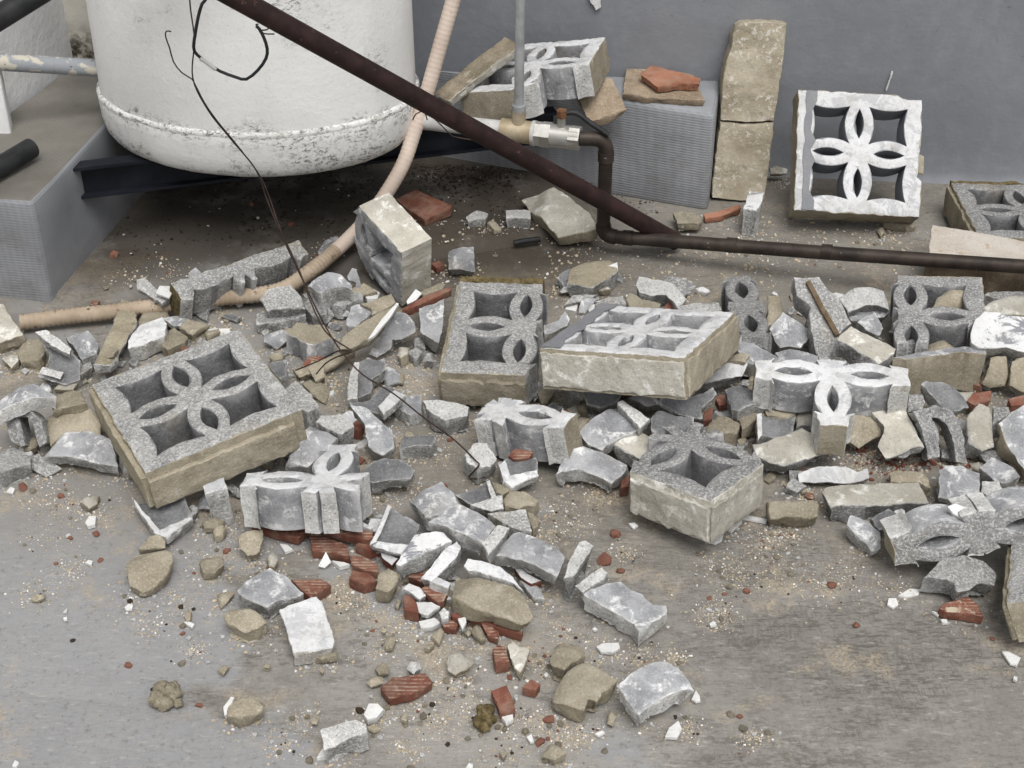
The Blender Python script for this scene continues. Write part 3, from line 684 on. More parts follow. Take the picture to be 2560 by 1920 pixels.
def bend3(a, c, b, r=0.03, n=8):
    d1 = (a - c).normalized(); d2 = (b - c).normalized(); p1 = c + d1 * r; p2 = c + d2 * r
    return [p1.lerp(c, t).lerp(c.lerp(p2, t), t) for t in [i / n for i in range(n + 1)]]
elb = P('copper_elbow', [start] + bend3(start, top, cb1, 0.032), CR + 0.0012, 'copper_dark', 16)
P('copper_drop', [top + Vector((0, 0, -0.028)), cb1 + Vector((0, 0, 0.03))], CR, 'copper_dark', 16)
P('elbow_collar', [top + Vector((0, 0, -0.030)), top + Vector((0, 0, -0.052))], CR + 0.0025, 'copper_dark', 16, elb)
P('foot_elbow', bend3(top, cb1, ce, 0.03), CR + 0.0022, 'copper_dark', 16)
run_ = P('copper_run', [cb1 + ay * 0.028, cb1.lerp(ce, 0.5) + Vector((0, 0, -0.002)), ce + ay * 0.6], CR, 'copper_dark', 16)
for s in (0.05, 0.30, 0.52):
    q = cb1 + (ce - cb1) * s; P('pipe_joint', [q, q + ay * 0.022], CR + 0.0018, 'copper_dark', 16, run_)
# small mortar pads that carry the run
for i, s in enumerate((0.12, 0.55, 0.93)):
    q = cb1 + (ce - cb1) * s
# strut
sf = gp(1690, 604, 0.022); st_ = at(600, 0, 2.56)
sd_ = (st_ - sf).normalized()
strut = empty('steel_strut', sf, 'dark maroon round steel strut slanting across in front of the tank', 'strut')
solid('strut_tube', tube([Vector(), (st_ - sf) * 0.5, (st_ - sf) * 1.45], 0.0197, 20), strut, 'maroon_steel')
# insulated black pipes at the left
q0 = at(-60, 80, 2.55); q1 = at(130, -38, 2.62)
o = link('black_pipe', tube([q0 - (q1 - q0) * 2, q0, q1, q1 + (q1 - q0) * 2], 0.0215, 16), None, ('black_plastic',)); tag(o, 'black insulated pipe slanting up in front of the white wall', 'pipe')
q1 = gp(75, 372, 0.25 + 0.024); q0 = gp(-60, 452, 0.25 + 0.022)
d_ = (q1 - q0).normalized()
o = link('black_pipe', tube([q0 - d_ * 0.3, q0, q1, q1 + d_ * 0.004], lambda s: 0.0215, 18), None, ('black_plastic',)); tag(o, 'black pipe end lying on top of the plinth beside the white wall', 'pipe')
# flaking handrail
def mk_flaky():
    t = NT('flaky_paint'); c = t.mix(t.ramp(t.noise(26, 5, 0.6, dist=0.8), 0.52, 0.56), (0.27, 0.285, 0.305), (0.50, 0.47, 0.40))
    c = t.mix(t.ramp(t.noise(55, 4, 0.7), 0.64, 0.70), c, (0.16, 0.14, 0.12)); M['flaky_paint'] = t.done(c, t.bump(t.noise(60, 4, 0.7), 0.5, 0.002), 0.7)
mk_flaky()
h0 = at(-80, 150, 3.02); h1 = at(275, 172, 3.10)
o = link('rail_pipe', tube([h0 - (h1 - h0), h0, h0.lerp(h1, 0.5), h1], 0.0185, 18), None, ('flaky_paint',)); tag(o, 'horizontal pipe with flaking grey and cream paint beside the tank', 'pipe')
# corrugated hose
def gz2(x, y): p = gp(x, y, 0); return ZS if on_raised(p.x, p.y) else 0.0
hp = [at(1160, -90, 3.10), at(1133, 0, 3.085), at(1096, 130, 3.06), at(1062, 250, 3.03), at(1034, 335, 3.0), at(1003, 420, 2.965), at(940, 520, 2.925), at(866, 602, 2.89), gp(770, 682, 0.045), gp(690, 728, 0.030), gp(560, 744, 0.026), gp(455, 757, 0.026), gp(300, 777, 0.026), gp(160, 792, 0.026), gp(52, 806, 0.024)]
sp_ = spline(hp, 0.0026)
HR = 0.0162
hose = empty('corrugated_hose', hp[-1], 'cream corrugated hose hanging past the tank and lying along the floor', 'hose')
def hrad(base, a=0.00028): return lambda s: base + a * math.sin(s * 2 * math.pi / 0.0104)
cut = next(i for i, p in enumerate(sp_) if p.z < 0.05)
solid('hose_upper', tube([p - hose.location for p in sp_[:cut + 1]], hrad(HR), 14), hose, 'hose_cream')
solid('hose_lower', tube([p - hose.location for p in sp_[cut:]], hrad(HR, 0.0009), 14), hose, 'hose_dirty')
# hanging wires
def wire(name, label, pts, r, mat='wire', cat='wire', seg=6):
    P3 = [at(p[0], p[1], p[3]) if len(p) == 4 else gp(p[0], p[1], p[2]) for p in pts]
    o = link(name, tube([q for q in spline(P3, 0.012)], r, seg), None, (mat,)); tag(o, label, cat); return o
Y = 2.70
wire('tie_wire', 'long rusty tie wire hanging down the tank onto the rubble', [(470, -60, 0, Y), (476, 20, 0, Y), (486, 100, 0, Y), (482, 195, 0, Y), (520, 275, 0, Y), (575, 345, 0, 2.7), (640, 425, 0, 2.69), (668, 500, 0, 2.68), (705, 590, 0, 2.64), (752, 690, 0, 2.57), (800, 790, 0.13), (846, 868, 0.125), (905, 935, 0.10), (985, 985, 0.075), (1062, 1046, 0.06), (1130, 1095, 0.05), (1188, 1150, 0.05), (1197, 1165, 0.05), (1172, 1192, 0.022), (1190, 1197, 0.015), (1212, 1192, 0.012)], 0.0016)
wire('tie_wire', 'second tie wire with hooked end, twisted round the long one', [(428, 79, 0, Y), (416, 78, 0, Y), (414, 92, 0, Y), (424, 120, 0, Y), (434, 155, 0, Y), (455, 182, 0, Y), (479, 197, 0, Y), (488, 212, 0, Y), (512, 258, 0, Y - .005), (545, 305, 0, Y - .005), (600, 372, 0, 2.695), (650, 440, 0, 2.685), (676, 500, 0, 2.675), (700, 570, 0, 2.645), (750, 680, 0, 2.57), (775, 750, 0.14), (815, 830, 0.135), (878, 876, 0.12)], 0.0014)
wire('tie_wire', 'short bent tie wire lying over the long mortar strip', [(738, 926, 0.07), (795, 903, 0.08), (830, 884, 0.10), (852, 876, 0.115), (876, 880, 0.12), (840, 893, 0.10), (812, 910, 0.085), (790, 936, 0.07)], 0.0014)
wire('tie_wire', 'thin wire tied round the cream hose below the strut', [(1068, 300, 0, 2.955), (1060, 279, 0, 2.955), (1040, 285, 0, 2.95), (1032, 300, 0, 2.97)], 0.0014)
wire('tie_wire', 'loose wire end hanging from the hose in front of the outlet pipe', [(1062, 280, 0, 2.95), (1085, 296, 0, 2.94), (1108, 318, 0, 2.93), (1128, 338, 0, 2.93), (1140, 343, 0, 2.93), (1186, 351, 0, 2.93)], 0.0014)
Yc = 2.66
cabl = [(540, -70, 0, Yc), (520, -10, 0, Yc), (505, 10, 0, Yc), (495, 45, 0, Yc), (488, 85, 0, Yc), (484, 118, 0, Yc), (492, 136, 0, Yc), (520, 158, 0, Yc), (550, 178, 0, Yc), (590, 193, 0, Yc), (616, 198, 0, Yc), (645, 175, 0, Yc), (665, 146, 0, Yc), (668, 122, 0, Yc), (660, 95, 0, Yc), (648, 72, 0, Yc), (640, 65, 0, Yc)]
cable = wire('black_cable', 'black flat cable looping in front of the white tank', cabl, 0.0031, 'black_plastic', 'cable', 8)
for pts in ([(652, 75, 0, Yc), (668, 74, 0, Yc), (684, 55, 0, Yc)], [(650, 73, 0, Yc), (660, 84, 0, Yc), (686, 85, 0, Yc)], [(644, 70, 0, Yc), (640, 62, 0, Yc), (646, 60, 0, Yc)]):
    c_ = link('cable_strand', tube(spline([at(*(p[0], p[1], p[3])) for p in pts], 0.008), 0.0015, 6), None, ('black_plastic',)); c_.parent = cable
c_ = link('bare_sheath', tube(spline([at(p[0], p[1], Yc - 0.002) for p in [(500, 146), (512, 153), (528, 165), (540, 174)]], 0.006), 0.0037, 8), None, ('outlet_paint',)); c_.parent = cable
# ------------------------------------------------------------------ breeze blocks
BS = 0.30
def arc(p, q, sag, n=7):
    """points from p to q bowed to the left by sag (q left out)"""
    p = Vector(p); q = Vector(q); d = q - p; nn = Vector((-d.y, d.x)).normalized()
    return [tuple(p + d * (i / n) + nn * (sag * 4 * (i / n) * (1 - i / n))) for i in range(n)]
def block_holes(lens=0.040, inner=0.040, outer=0.026):
    H = []
    for sx in (1, -1):
        for sy in (1, -1):
            c = [(0.078, 0.078), (0.078, 0.385), (0.385, 0.385), (0.385, 0.078)]
            c = [(x * sx, y * sy) for x, y in c]; s = sx * sy
            H.append(arc(c[0], c[1], -inner * s) + arc(c[1], c[2], -outer * s) + arc(c[2], c[3], -outer * s) + arc(c[3], c[0], -inner * s))
    for a in range(4):
        ca, sa = math.cos(a * math.pi / 2), math.sin(a * math.pi / 2)
        f = lambda x, y: (x * ca - y * sa, x * sa + y * ca)
        H.append(arc(f(0.122, 0), f(0.368, 0), lens) + arc(f(0.368, 0), f(0.122, 0), lens))
    return [[(x * BS, y * BS) for x, y in h] for h in H]
def signed(p): return sum(p[i][0] * p[(i + 1) % len(p)][1] - p[(i + 1) % len(p)][0] * p[i][1] for i in range(len(p)))
def block_mesh(outline, thick, rng, top, lens=0.040, sidemats=None, rough=0.003, notch=True):
    holes = [h if signed(h) > 0 else h[::-1] for h in block_holes(lens)]
    ol = [(x * BS, y * BS) for x, y in outline]
    if signed(ol) < 0: ol = ol[::-1]
    o = densify(ol, 0.008, 0.0016, rng); hs_ = [densify(h, 0.010, 0.0004, rng) for h in holes]
    pts = []; edges = []
    for loop in [o] + hs_:
        b = len(pts); pts += loop; edges += [(b + i, b + (i + 1) % len(loop)) for i in range(len(loop))]
    x0 = min(p[0] for p in o); x1 = max(p[0] for p in o); y0 = min(p[1] for p in o); y1 = max(p[1] for p in o); res = 0.008; yy = y0; row = 0
    while yy < y1:
        xx = x0 + (res / 2 if row % 2 else 0)
        while xx < x1:
            p = (xx + rng.uniform(-.2, .2) * res, yy + rng.uniform(-.2, .2) * res)
            if inside(p, o) and dseg(p, o) > res * .5 and not any(inside(p, h) or dseg(p, h) < res * .5 for h in hs_): pts.append(p)
            xx += res
        yy += res * .87; row += 1
    V, _, Fc, *_r = delaunay_2d_cdt([Vector(p) for p in pts], edges, [], 0, 1e-6)
    tris = []
    for f in Fc:
        c = (sum(V[i].x for i in f) / 3, sum(V[i].y for i in f) / 3)
        if inside(c, o) and not any(inside(c, h) for h in hs_): tris.append(list(f))
    # keep the largest connected bit
    em = {}
    for k, f in enumerate(tris):
        for i in range(3): em.setdefault(frozenset((f[i], f[(i + 1) % 3])), []).append(k)
    seen = {}; comp = 0; sizes = []
    adj = {}
    for e, l in em.items():
        if len(l) == 2: adj.setdefault(l[0], []).append(l[1]); adj.setdefault(l[1], []).append(l[0])
    for k in range(len(tris)):
        if k in seen: continue
        st = [k]; seen[k] = comp; cnt = 0
        while st:
            q = st.pop(); cnt += 1
            for r_ in adj.get(q, []):
                if r_ not in seen: seen[r_] = comp; st.append(r_)
        sizes.append(cnt); comp += 1
    best = sizes.index(max(sizes)); tris = [f for k, f in enumerate(tris) if seen[k] == best]
    ec = {}
    for f in tris:
        for i in range(3): ec[(f[i], f[(i + 1) % 3])] = 1
    bedges = [e for e in ec if (e[1], e[0]) not in ec]; bset = {i for e in bedges for i in e}
    off = Vector((rng.uniform(-50, 50), rng.uniform(-50, 50), rng.uniform(-50, 50))); TS = [0, .03, .25, .5, .75, 1.0]; LY = 5; inw = {}
    for a, b in bedges:
        d = V[b] - V[a]; nn = Vector((-d.y, d.x)).normalized()
        for i in (a, b): inw[i] = inw.get(i, Vector((0, 0))) + nn
    for i in inw: inw[i].normalize()
    hub = 0.5 * BS
    isout = {i: dseg(V[i], o) < 1e-4 and (abs(abs(V[i].x) - hub) < .005 or abs(abs(V[i].y) - hub) < .005) for i in bset}
    isbrk = {i: dseg(V[i], o) < 1e-4 and not isout[i] for i in bset}
    verts = []; vid = {}; faces = []; mi = []
    for i in sorted({i for f in tris for i in f}):
        x, y = V[i]; z = noise.noise(Vector((x * 60, y * 60, 0)) + off) * .0012 + noise.noise(Vector((x * 200, y * 200, 0)) + off) * .0008
        if i in bset: z -= abs(rng.gauss(0, .0014)) + .0006 + .005 * max(0, noise.noise(Vector((x * 40, y * 40, 8)) + off) - .15)
        e = (0.0005 + 0.0055 * max(0, noise.noise(Vector((x * 55, y * 55, 2)) + off)) + 0.002 * abs(noise.noise(Vector((x * 170, y * 170, 2)) + off))) if i in bset else 0
        vid[(i, 0)] = len(verts); verts.append((x + (inw[i].x * e if e else 0), y + (inw[i].y * e if e else 0), z))
        vid[(i, LY)] = len(verts); verts.append((x, y, -thick + noise.noise(Vector((x * 60, y * 60, 5)) + off) * .0012))
    for i in bset:
        x, y = V[i]
        for k in range(1, LY):
            t = TS[k]; r_ = rough if isbrk[i] else (0.0018 if isout[i] else 0.0006)
            d = noise.noise_vector(Vector((x * 80, y * 80, t * thick * 80)) + off) * r_
            vid[(i, k)] = len(verts); verts.append((x + d.x, y + d.y, -thick * t))
    for f in tris:
        faces.append([vid[(i, 0)] for i in f]); mi.append(0); faces.append([vid[(i, LY)] for i in reversed(f)]); mi.append(4)
    for a, b in bedges:
        m = 3 if (isout[a] and isout[b]) else (1 if (isbrk[a] or isout[a]) and (isbrk[b] or isout[b]) else 2)
        for k in range(LY): faces.append([vid[(b, k)], vid[(a, k)], vid[(a, k + 1)], vid[(b, k + 1)]]); mi.append(m)
    me = bpy.data.meshes.new('breeze_block'); me.from_pydata(verts, [], faces); me.polygons.foreach_set('material_index', mi); finish(me, 38)
    return me
def rotm(yaw, tx_, ty_):   # tilt in degrees towards the camera / to the right after yaw
    return np.array((Matrix.Rotation(ty_, 3, 'Y') @ Matrix.Rotation(tx_, 3, 'X') @ Matrix.Rotation(yaw, 3, 'Z')))
def projw(Pw):
    d = Pw - np.array([0, 0, CH]); x = d[:, 0]; y = d @ np.array(UP); z = d @ np.array(FW)
    return np.c_[1280 + F * x / z, 960 - F * y / z]
def solve(corr, outline, thick, base, yaw0, tx0, ty0, free_z=False, z0=0.1, az=0.0, wreg=14.0):
    L = np.array([[u * BS, v * BS, 0] for (u, v), _ in corr]); I = np.array([p for _, p in corr], float)
    OL = np.array([[u * BS, v * BS, zz_] for u, v in outline for zz_ in (0, -thick)])
    c = gp(I[:, 0].mean(), I[:, 1].mean(), base + thick)
    m = L.mean(0); Rm = rotm(yaw0, tx0, ty0); c0 = np.array(c) - Rm @ m
    Az = np.array(Matrix.Rotation(az, 3, 'Z'))
    def pose(v):
        Rm = Az @ rotm(v[0], v[1], v[2]) * v[6]; z = base - (OL @ Rm.T)[:, 2].min()
        return Rm, np.array([v[3], v[4], z])
    def res(v):
        Rm, T_ = pose(v); r = (projw(L @ Rm.T + T_) - I).ravel()
        reg = np.array([(v[1] - tx0) * wreg, (v[2] - ty0) * wreg, (v[6] - 0.955) * 150]); return np.concatenate([r, reg])
    v = np.array([yaw0, tx0, ty0, c0[0], c0[1], z0, 0.955]); fr_ = [0, 1, 2, 3, 4, 6]; lam = 1e-2; r = res(v); cst = r @ r
    for _ in range(150):
        J = np.zeros((len(r), 6))
        for q, k in enumerate(fr_):
            e = v.copy(); e[k] += 1e-6; J[:, q] = (res(e) - r) / 1e-6
        H = J.T @ J; d = np.linalg.solve(H + lam * np.diag(np.diag(H) + 1e-9), -J.T @ r); w = v.copy(); w[fr_] += d
        r2 = res(w); c2 = r2 @ r2
        if c2 < cst: v, r, cst = w, r2, c2; lam *= .3
        else: lam = min(lam * 5, 1e8)
    Rm, T_ = pose(v); print('block pose err %.1f px' % math.sqrt(cst / len(corr)), 'yaw %.0f tilt %.0f %.0f' % tuple(np.degrees(v[:3])), 'z %.3f' % T_[2], 'size %.3f' % (v[6] * .3), 'tilt guess', math.degrees(tx0))
    Mx = Matrix([list(Rm[i]) + [T_[i]] for i in range(3)] + [[0, 0, 0, 1]]); return Mx
SQ = [(-.5, -.5), (.5, -.5), (.5, .5), (-.5, .5)]
def arms(*ln):
    """outline that keeps whole petals (length .38 and up), stubs of petals, or only the hub (0.12) in the four directions"""
    out = []
    for a, L in enumerate(ln):
        ca, sa = (1, 0, -1, 0)[a], (0, 1, 0, -1)[a]
        if L >= .38: p = [(.16, -.16), (.34, -.16), (.395, -.10), (L, -.085), (L - .01, .02), (L, .085), (.395, .10), (.34, .16)]
        elif L > .14: p = [(.16, -.16), (L, -.16), (L - .03, .0), (L + .01, .16)]
        else: p = [(L, -.13), (L + .02, .0), (L, .13)]
        out += [(x * ca - y * sa, x * sa + y * ca) for x, y in p]
    return out
def block(label, outline, corr, thick=0.082, base=0.0, yaw=0.0, tilt=0.0, roll=0.0, mats=('raw', 'raw', 'dark_web', 'mortar', 'white_paint'), lens=0.040, name='breeze_block', cat='breeze block', group=None, free_z=False, z0=0.1, az=0.0, wreg=14.0):
    SEED[0] += 1; rng = random.Random(SEED[0])
    corr = [((u, v), px(t, p)) for (u, v), (t, p) in corr]
    Mx = solve(corr, outline, thick, base, R(yaw), R(tilt), R(roll), free_z, z0, R(az), wreg)
    me = block_mesh(outline, thick, rng, None, lens)
    o = link(name, me, None, mats); o.matrix_world = Mx; tag(o, label, cat, group); return o
def mortar_crust(o, side, u0, u1, z0, z1, th=0.008, mat='mortar', name='mortar_crust', seed=1):
    """rough mortar left on one outer side of a block; side 0 front(-v) 1 right 2 back 3 left, u along it, z below the face"""
    rng = random.Random(seed * 13 + side); n = 26; w = lambda q, s: noise.noise(Vector((q * 9, s, seed))) * .006 + noise.noise(Vector((q * 31, s, seed))) * .004
    pts = [(u0 + (u1 - u0) * i / n, z0 + w(i / n, 1.0) + .004) for i in range(n + 1)] + [(u1 - (u1 - u0) * i / n, z1 + w(i / n, 5.0) - .005) for i in range(n + 1)]
    if signed(pts) < 0: pts = pts[::-1]
    me = plate(pts, [], th, rng, 0.007, 0.0012, 0.0013, 0.002, 0, 0, 2, None, 0.0, wear=0.002)
    c = link(name, me, o, (mat, mat, mat)); h = 0.15
    fr = {0: ((1, 0, 0), (0, -1, 0), (0, -h, 0)), 1: ((0, 1, 0), (1, 0, 0), (h, 0, 0)), 2: ((-1, 0, 0), (0, 1, 0), (0, h, 0)), 3: ((0, -1, 0), (-1, 0, 0), (-h, 0, 0))}[side]
    ex = Vector(fr[0]); nn = Vector(fr[1]); ey = nn.cross(ex)
    Mx = Matrix((ex, ey, nn)).transposed().to_4x4(); Mx.translation = Vector(fr[2]) + nn * (th - 0.002)
    c.matrix_local = Mx; return c
WHITE = ('white_paint', 'raw_white', 'grey_web', 'mortar', 'raw')
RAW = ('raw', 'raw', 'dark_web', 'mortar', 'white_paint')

A = block('white painted breeze block with grey edge stripe leaning upright against the dark wall', [(-.5, -.5), (.5, -.5), (.515, -.2), (.47, -.17), (.5, .1), (.5, .47), (.34, .47), (.30, .5), (-.5, .5)],
          [((-.5, -.5), ('A4', (620, 1440))), ((.5, -.5), ('A4', (1500, 1485))), ((.5, .5), ('A4', (1515, 680))), ((-.5, .5), ('A4', (645, 615))), ((0, 0), ('A4', (1065, 1075)))],
          0.075, 0.012, 0, 50, 0, ('white_paint', 'raw_white', 'grey_wall', 'mortar', 'raw'), 0.034, wreg=150)
B = block('whitewashed breeze block with grey stripe lying over the heap, mortar on its sides', SQ,
          [((-.5, -.5), ('P', (1352, 866))), ((.5, -.5), ('P', (1711, 894))), ((.5, .5), ('P', (1841, 776))), ((-.5, .5), ('P', (1500, 762))), ((0, 0), ('T3', (1090, 780)))],
          0.085, 0.035, -15, -6, 0, ('white_paint', 'raw_white', 'grey_web', 'mortar', 'raw'), 0.036)
mortar_crust(B, 0, -.148, .148, -.083, -.004, 0.007, 'pale_mortar', seed=3); mortar_crust(B, 1, -.148, .148, -.083, -.004, 0.009, 'mortar', seed=4)
C = block('whole grey breeze block, bare face up, tilted towards the open floor', SQ,
          [((-.5, -.5), ('P', (362, 1185))), ((.5, -.5), ('P', (755, 1020))), ((.5, .5), ('P', (596, 823))), ((-.5, .5), ('P', (231, 956))), ((0, 0), ('P', (484, 990)))],
          0.085, 0.035, 20, 10, -6, RAW, 0.046)
mortar_crust(C, 0, -.15, .13, -.085, -.012, 0.012, 'mortar', seed=5); mortar_crust(C, 3, -.15, .15, -.085, -.006, 0.012, 'dirty_mortar', seed=6)
D = block('broken grey breeze block with yellow lichen spot, two thirds left, beside the whitewashed one', [(-.5, -.5), (.06, -.5), (.10, -.40), (.16, -.34), (.16, -.16), (.09, -.05), (.09, .05), (.16, .16), (.16, .34), (.10, .40), (.09, .5), (-.5, .5)],
          [((-.5, .5), ('P', (1149, 704))), ((-.5, -.5), ('P', (1103, 927))), ((0, .24), ('P', (1316, 759))), ((0, -.24), ('P', (1297, 878)))],
          0.085, 0.012, -8, 8, 0, RAW, 0.042)
mortar_crust(D, 0, -.15, .02, -.083, -.012, 0.012, 'mortar', seed=7); mortar_crust(D, 3, -.15, .15, -.083, -.006, 0.009, 'dirty_mortar', seed=8); mortar_crust(D, 2, -.03, .15, -.05, .006, 0.02, 'moss', 'moss_crust', seed=8)
li = link('lichen_spot', plate([(0.012 * math.cos(a), 0.009 * math.sin(a)) for a in [i * .63 for i in range(10)]], [], .003, random.Random(5), .004, .001, .001, .001), D, ('lichen',) * 3)
li.matrix_local = Matrix.Translation((-.055, .114, -.018)) @ Matrix.Rotation(R(90), 4, 'X')
Eb = block('broken white breeze block resting on the plinth behind the riser pipe', [(-.5, -.5), (-.05, -.5), (.09, -.42), (.16, -.34), (.16, -.16), (.34, -.16), (.40, -.10), (.5, -.08), (.5, .5), (-.5, .5)],
          [((0, 0), ('P', (1340, 159))), ((.5, .5), ('P', (1513, 92))), ((.24, 0), ('P', (1398, 156))), ((-.5, -.5), ('P', (1148, 231))), ((0, -.24), ('P', (1320, 192))), ((.5, -.05), ('P', (1470, 155)))],
          0.085, 0.243, 15, 0, 0, WHITE, 0.034)
def block_axes(label, outline, u, v, hub, thick, mats, lens, scale=0.96, base=0.0):
    SEED[0] += 1; me = block_mesh(outline, thick, random.Random(SEED[0]), None, lens)
    u = Vector(u).normalized(); v = Vector(v); v = (v - u * v.dot(u)).normalized(); Mx = Matrix((u * scale, v * scale, u.cross(v) * scale)).transposed().to_4x4()
    lo = min((Mx.to_3x3() @ q.co).z for q in me.vertices); Mx.translation = gp(*hub, base - lo)
    o = link('breeze_block', me, None, mats); o.matrix_world = Mx; tag(o, label, 'breeze block'); return o
Fb = block_axes('corner of a pale grey breeze block standing on edge beside the hose', [(-.05, -.05), (.05, -.12), (.16, -.16), (.34, -.16), (.40, -.09), (.5, -.06), (.5, .5), (-.05, .5), (-.10, .40), (-.16, .34), (-.16, .16), (-.12, .05)],
          (.587, -.755, -.26), (.05, -.28, .95), (909, 646), 0.078, ('grey_web', 'raw', 'grey_web', 'pale_mortar', 'raw'), 0.038)
G = block('grey breeze block corner holding a tan lump, beside the pale slab', [(-.09, -.05), (-.16, -.16), (-.10, -.34), (.10, -.30), (.16, -.16), (.34, -.16), (.40, -.09), (.5, -.08), (.5, .5), (-.08, .5), (-.09, .41), (-.16, .34), (-.16, .16), (-.09, .05)],
          [((0, .24), ('T4', (1235, 475))), ((.24, 0), ('T4', (1555, 655))), ((.5, .5), ('T4', (1845, 312))), ((0, 0), ('T4', (1225, 645))), ((-.06, .5), ('T4', (1160, 300)))],
          0.085, 0.01, 0, 6, 0, ('raw_grey', 'raw_grey', 'dark_web', 'mortar', 'raw'), 0.044)
Hb = block('narrow two-petal strip of grey breeze block standing in the heap', arms(.11, .46, .11, .45),
          [((0, .24), ('T3', (1982, 422))), ((0, -.24), ('T3', (2062, 712))), ((0, 0), ('T3', (2015, 570))), ((-.109, .24), ('T3', (1868, 440))), ((.109, .24), ('T3', (2112, 425))), ((.109, -.24), ('T3', (2210, 700)))],
          0.08, 0.0, 0, 25, 8, ('raw_grey', 'raw_grey', 'dark_web', 'mortar', 'raw'), 0.046)
I_ = block('white-faced three-petal fragment of breeze block on top of the heap', arms(.5, .12, .5, .5),
           [((-.24, 0), ('T4', (230, 1130))), ((.24, 0), ('T4', (905, 1175))), ((0, -.24), ('T4', (555, 1362))), ((0, 0), ('T4', (555, 1135))), ((.5, 0), ('T4', (1200, 1170)))],
           0.08, 0.05, -4, 4, 0, WHITE, 0.036)
J = block('white-faced two-petal fragment of breeze block above the red ribbed shards', arms(.24, .48, .48, .13),
          [((-.24, 0), ('B2', (540, 682))), ((0, .24), ('B2', (985, 530))), ((0, 0), ('B2', (830, 690))), ((-.48, 0), ('B2', (150, 680))), ((.04, .48), ('B2', (1060, 375)))],
          0.082, 0.014, -5, 10, 0, WHITE, 0.036)
K = block('small white one-petal fragment of breeze block lying before the lichen block', arms(.5, .12, .12, .17),
          [((.122, 0), ('B3', (690, 92))), ((.368, 0), ('B3', (975, 156))), ((.24, .112), ('B3', (880, 48))), ((.24, -.112), ('B3', (720, 205))), ((.5, 0), ('B3', (1130, 165)))],
          0.082, 0.0, -15, 10, 0, WHITE, 0.036)
Lb = block('grey breeze block corner with mortar on two sides, at the edge of the open floor', [(-.05, -.5), (.5, -.5), (.5, .03), (.40, .10), (.34, .16), (.16, .16), (.10, .21), (-.10, .22), (-.16, .16), (-.21, .12), (-.22, -.10), (-.16, -.16), (-.16, -.34), (-.10, -.40)],
           [((0, 0), ('B4', (290, 345))), ((.5, -.5), ('B4', (485, 880))), ((-.03, -.5), ('P', (1577, 1178))), ((.5, 0), ('B4', (905, 560)))],
           0.082, 0.0, -40, 6, 0, ('raw_grey', 'raw', 'dark_web', 'pale_mortar', 'white_paint'), 0.044)
mortar_crust(Lb, 0, -.01, .15, -.08, -.006, 0.010, 'pale_mortar', seed=9); mortar_crust(Lb, 1, -.15, -.01, -.08, -.006, 0.008, 'pale_mortar', seed=10)
Mb = block('thick curved breeze block fragment with one lens hole, bare face towards the open floor', arms(.44, .115, .5, .115),
           [((-.368, 0), ('B5', (1275, 1285))), ((-.122, 0), ('B5', (1700, 1185))), ((-.24, .118), ('B5', (1430, 1070))), ((-.24, -.118), ('B5', (1480, 1395))), ((-.5, 0), ('B5', (1100, 1310)))],
           0.082, 0.01, 12, 62, 0, ('raw_grey', 'raw_white', 'grey_web', 'mortar', 'raw'), 0.036)
Nb = block('breeze block with mortared side standing at the end of the heap on the open floor', SQ,
           [((-.5, -.5), ('P', (2524, 1505))), ((-.5, .5), ('P', (2540, 1262))), ((-.385, -.078), ('P', (2560, 1395)))],
           0.085, 0.0, -6, 20, -14, RAW, 0.044)
mortar_crust(Nb, 3, -.15, .15, -.083, -.004, 0.012, 'dirty_mortar', seed=12)
Pb = block('weathered grey breeze block with mossy rim lying by the wall', SQ,
           [((-.5, .5), ('A4', (1700, 1265))), ((-.5, -.5), ('A4', (1905, 1600))), ((-.24, 0), ('A4', (2030, 1475)))],
           0.085, 0.0, -25, 0, 0, ('raw_grey', 'raw_grey', 'dark_web', 'dirty_mortar', 'raw'), 0.044, wreg=200)
mortar_crust(Pb, 2, -.15, .15, -.03, .006, 0.012, 'moss', 'moss_crust', seed=14); mortar_crust(Pb, 3, -.15, .15, -.083, -.006, 0.010, 'dirty_mortar', seed=15)
# grey stripe and loose flakes on the painted blocks
def stripe(o, x0, x1, seed, mat='grey_paint'):
    rng = random.Random(seed); n = 12; pts = [(x0 + rng.uniform(0, .006), -.148 + .296 * i / n) for i in range(n + 1)]; hs2 = block_holes(.034)
    b = []
    for i in range(n + 1):
        y = .148 - .296 * i / n; x = x1
        while any(inside((x + .004, y), h) for h in hs2) and x > x0 + .012: x -= .002
        b.append((x - rng.uniform(0, .003), y))
    pts = pts + b
    if signed(pts) < 0: pts = pts[::-1]
    c = link('grey_stripe', plate(pts, [], .0016, rng, .008, .0006, .0, .0003, layers=1), o, (mat,) * 3); c.matrix_local = Matrix.Translation((0, 0, .0032)); return c
stripe(A, -.135, -.103, 3); stripe(B, -.148, -.106, 4)
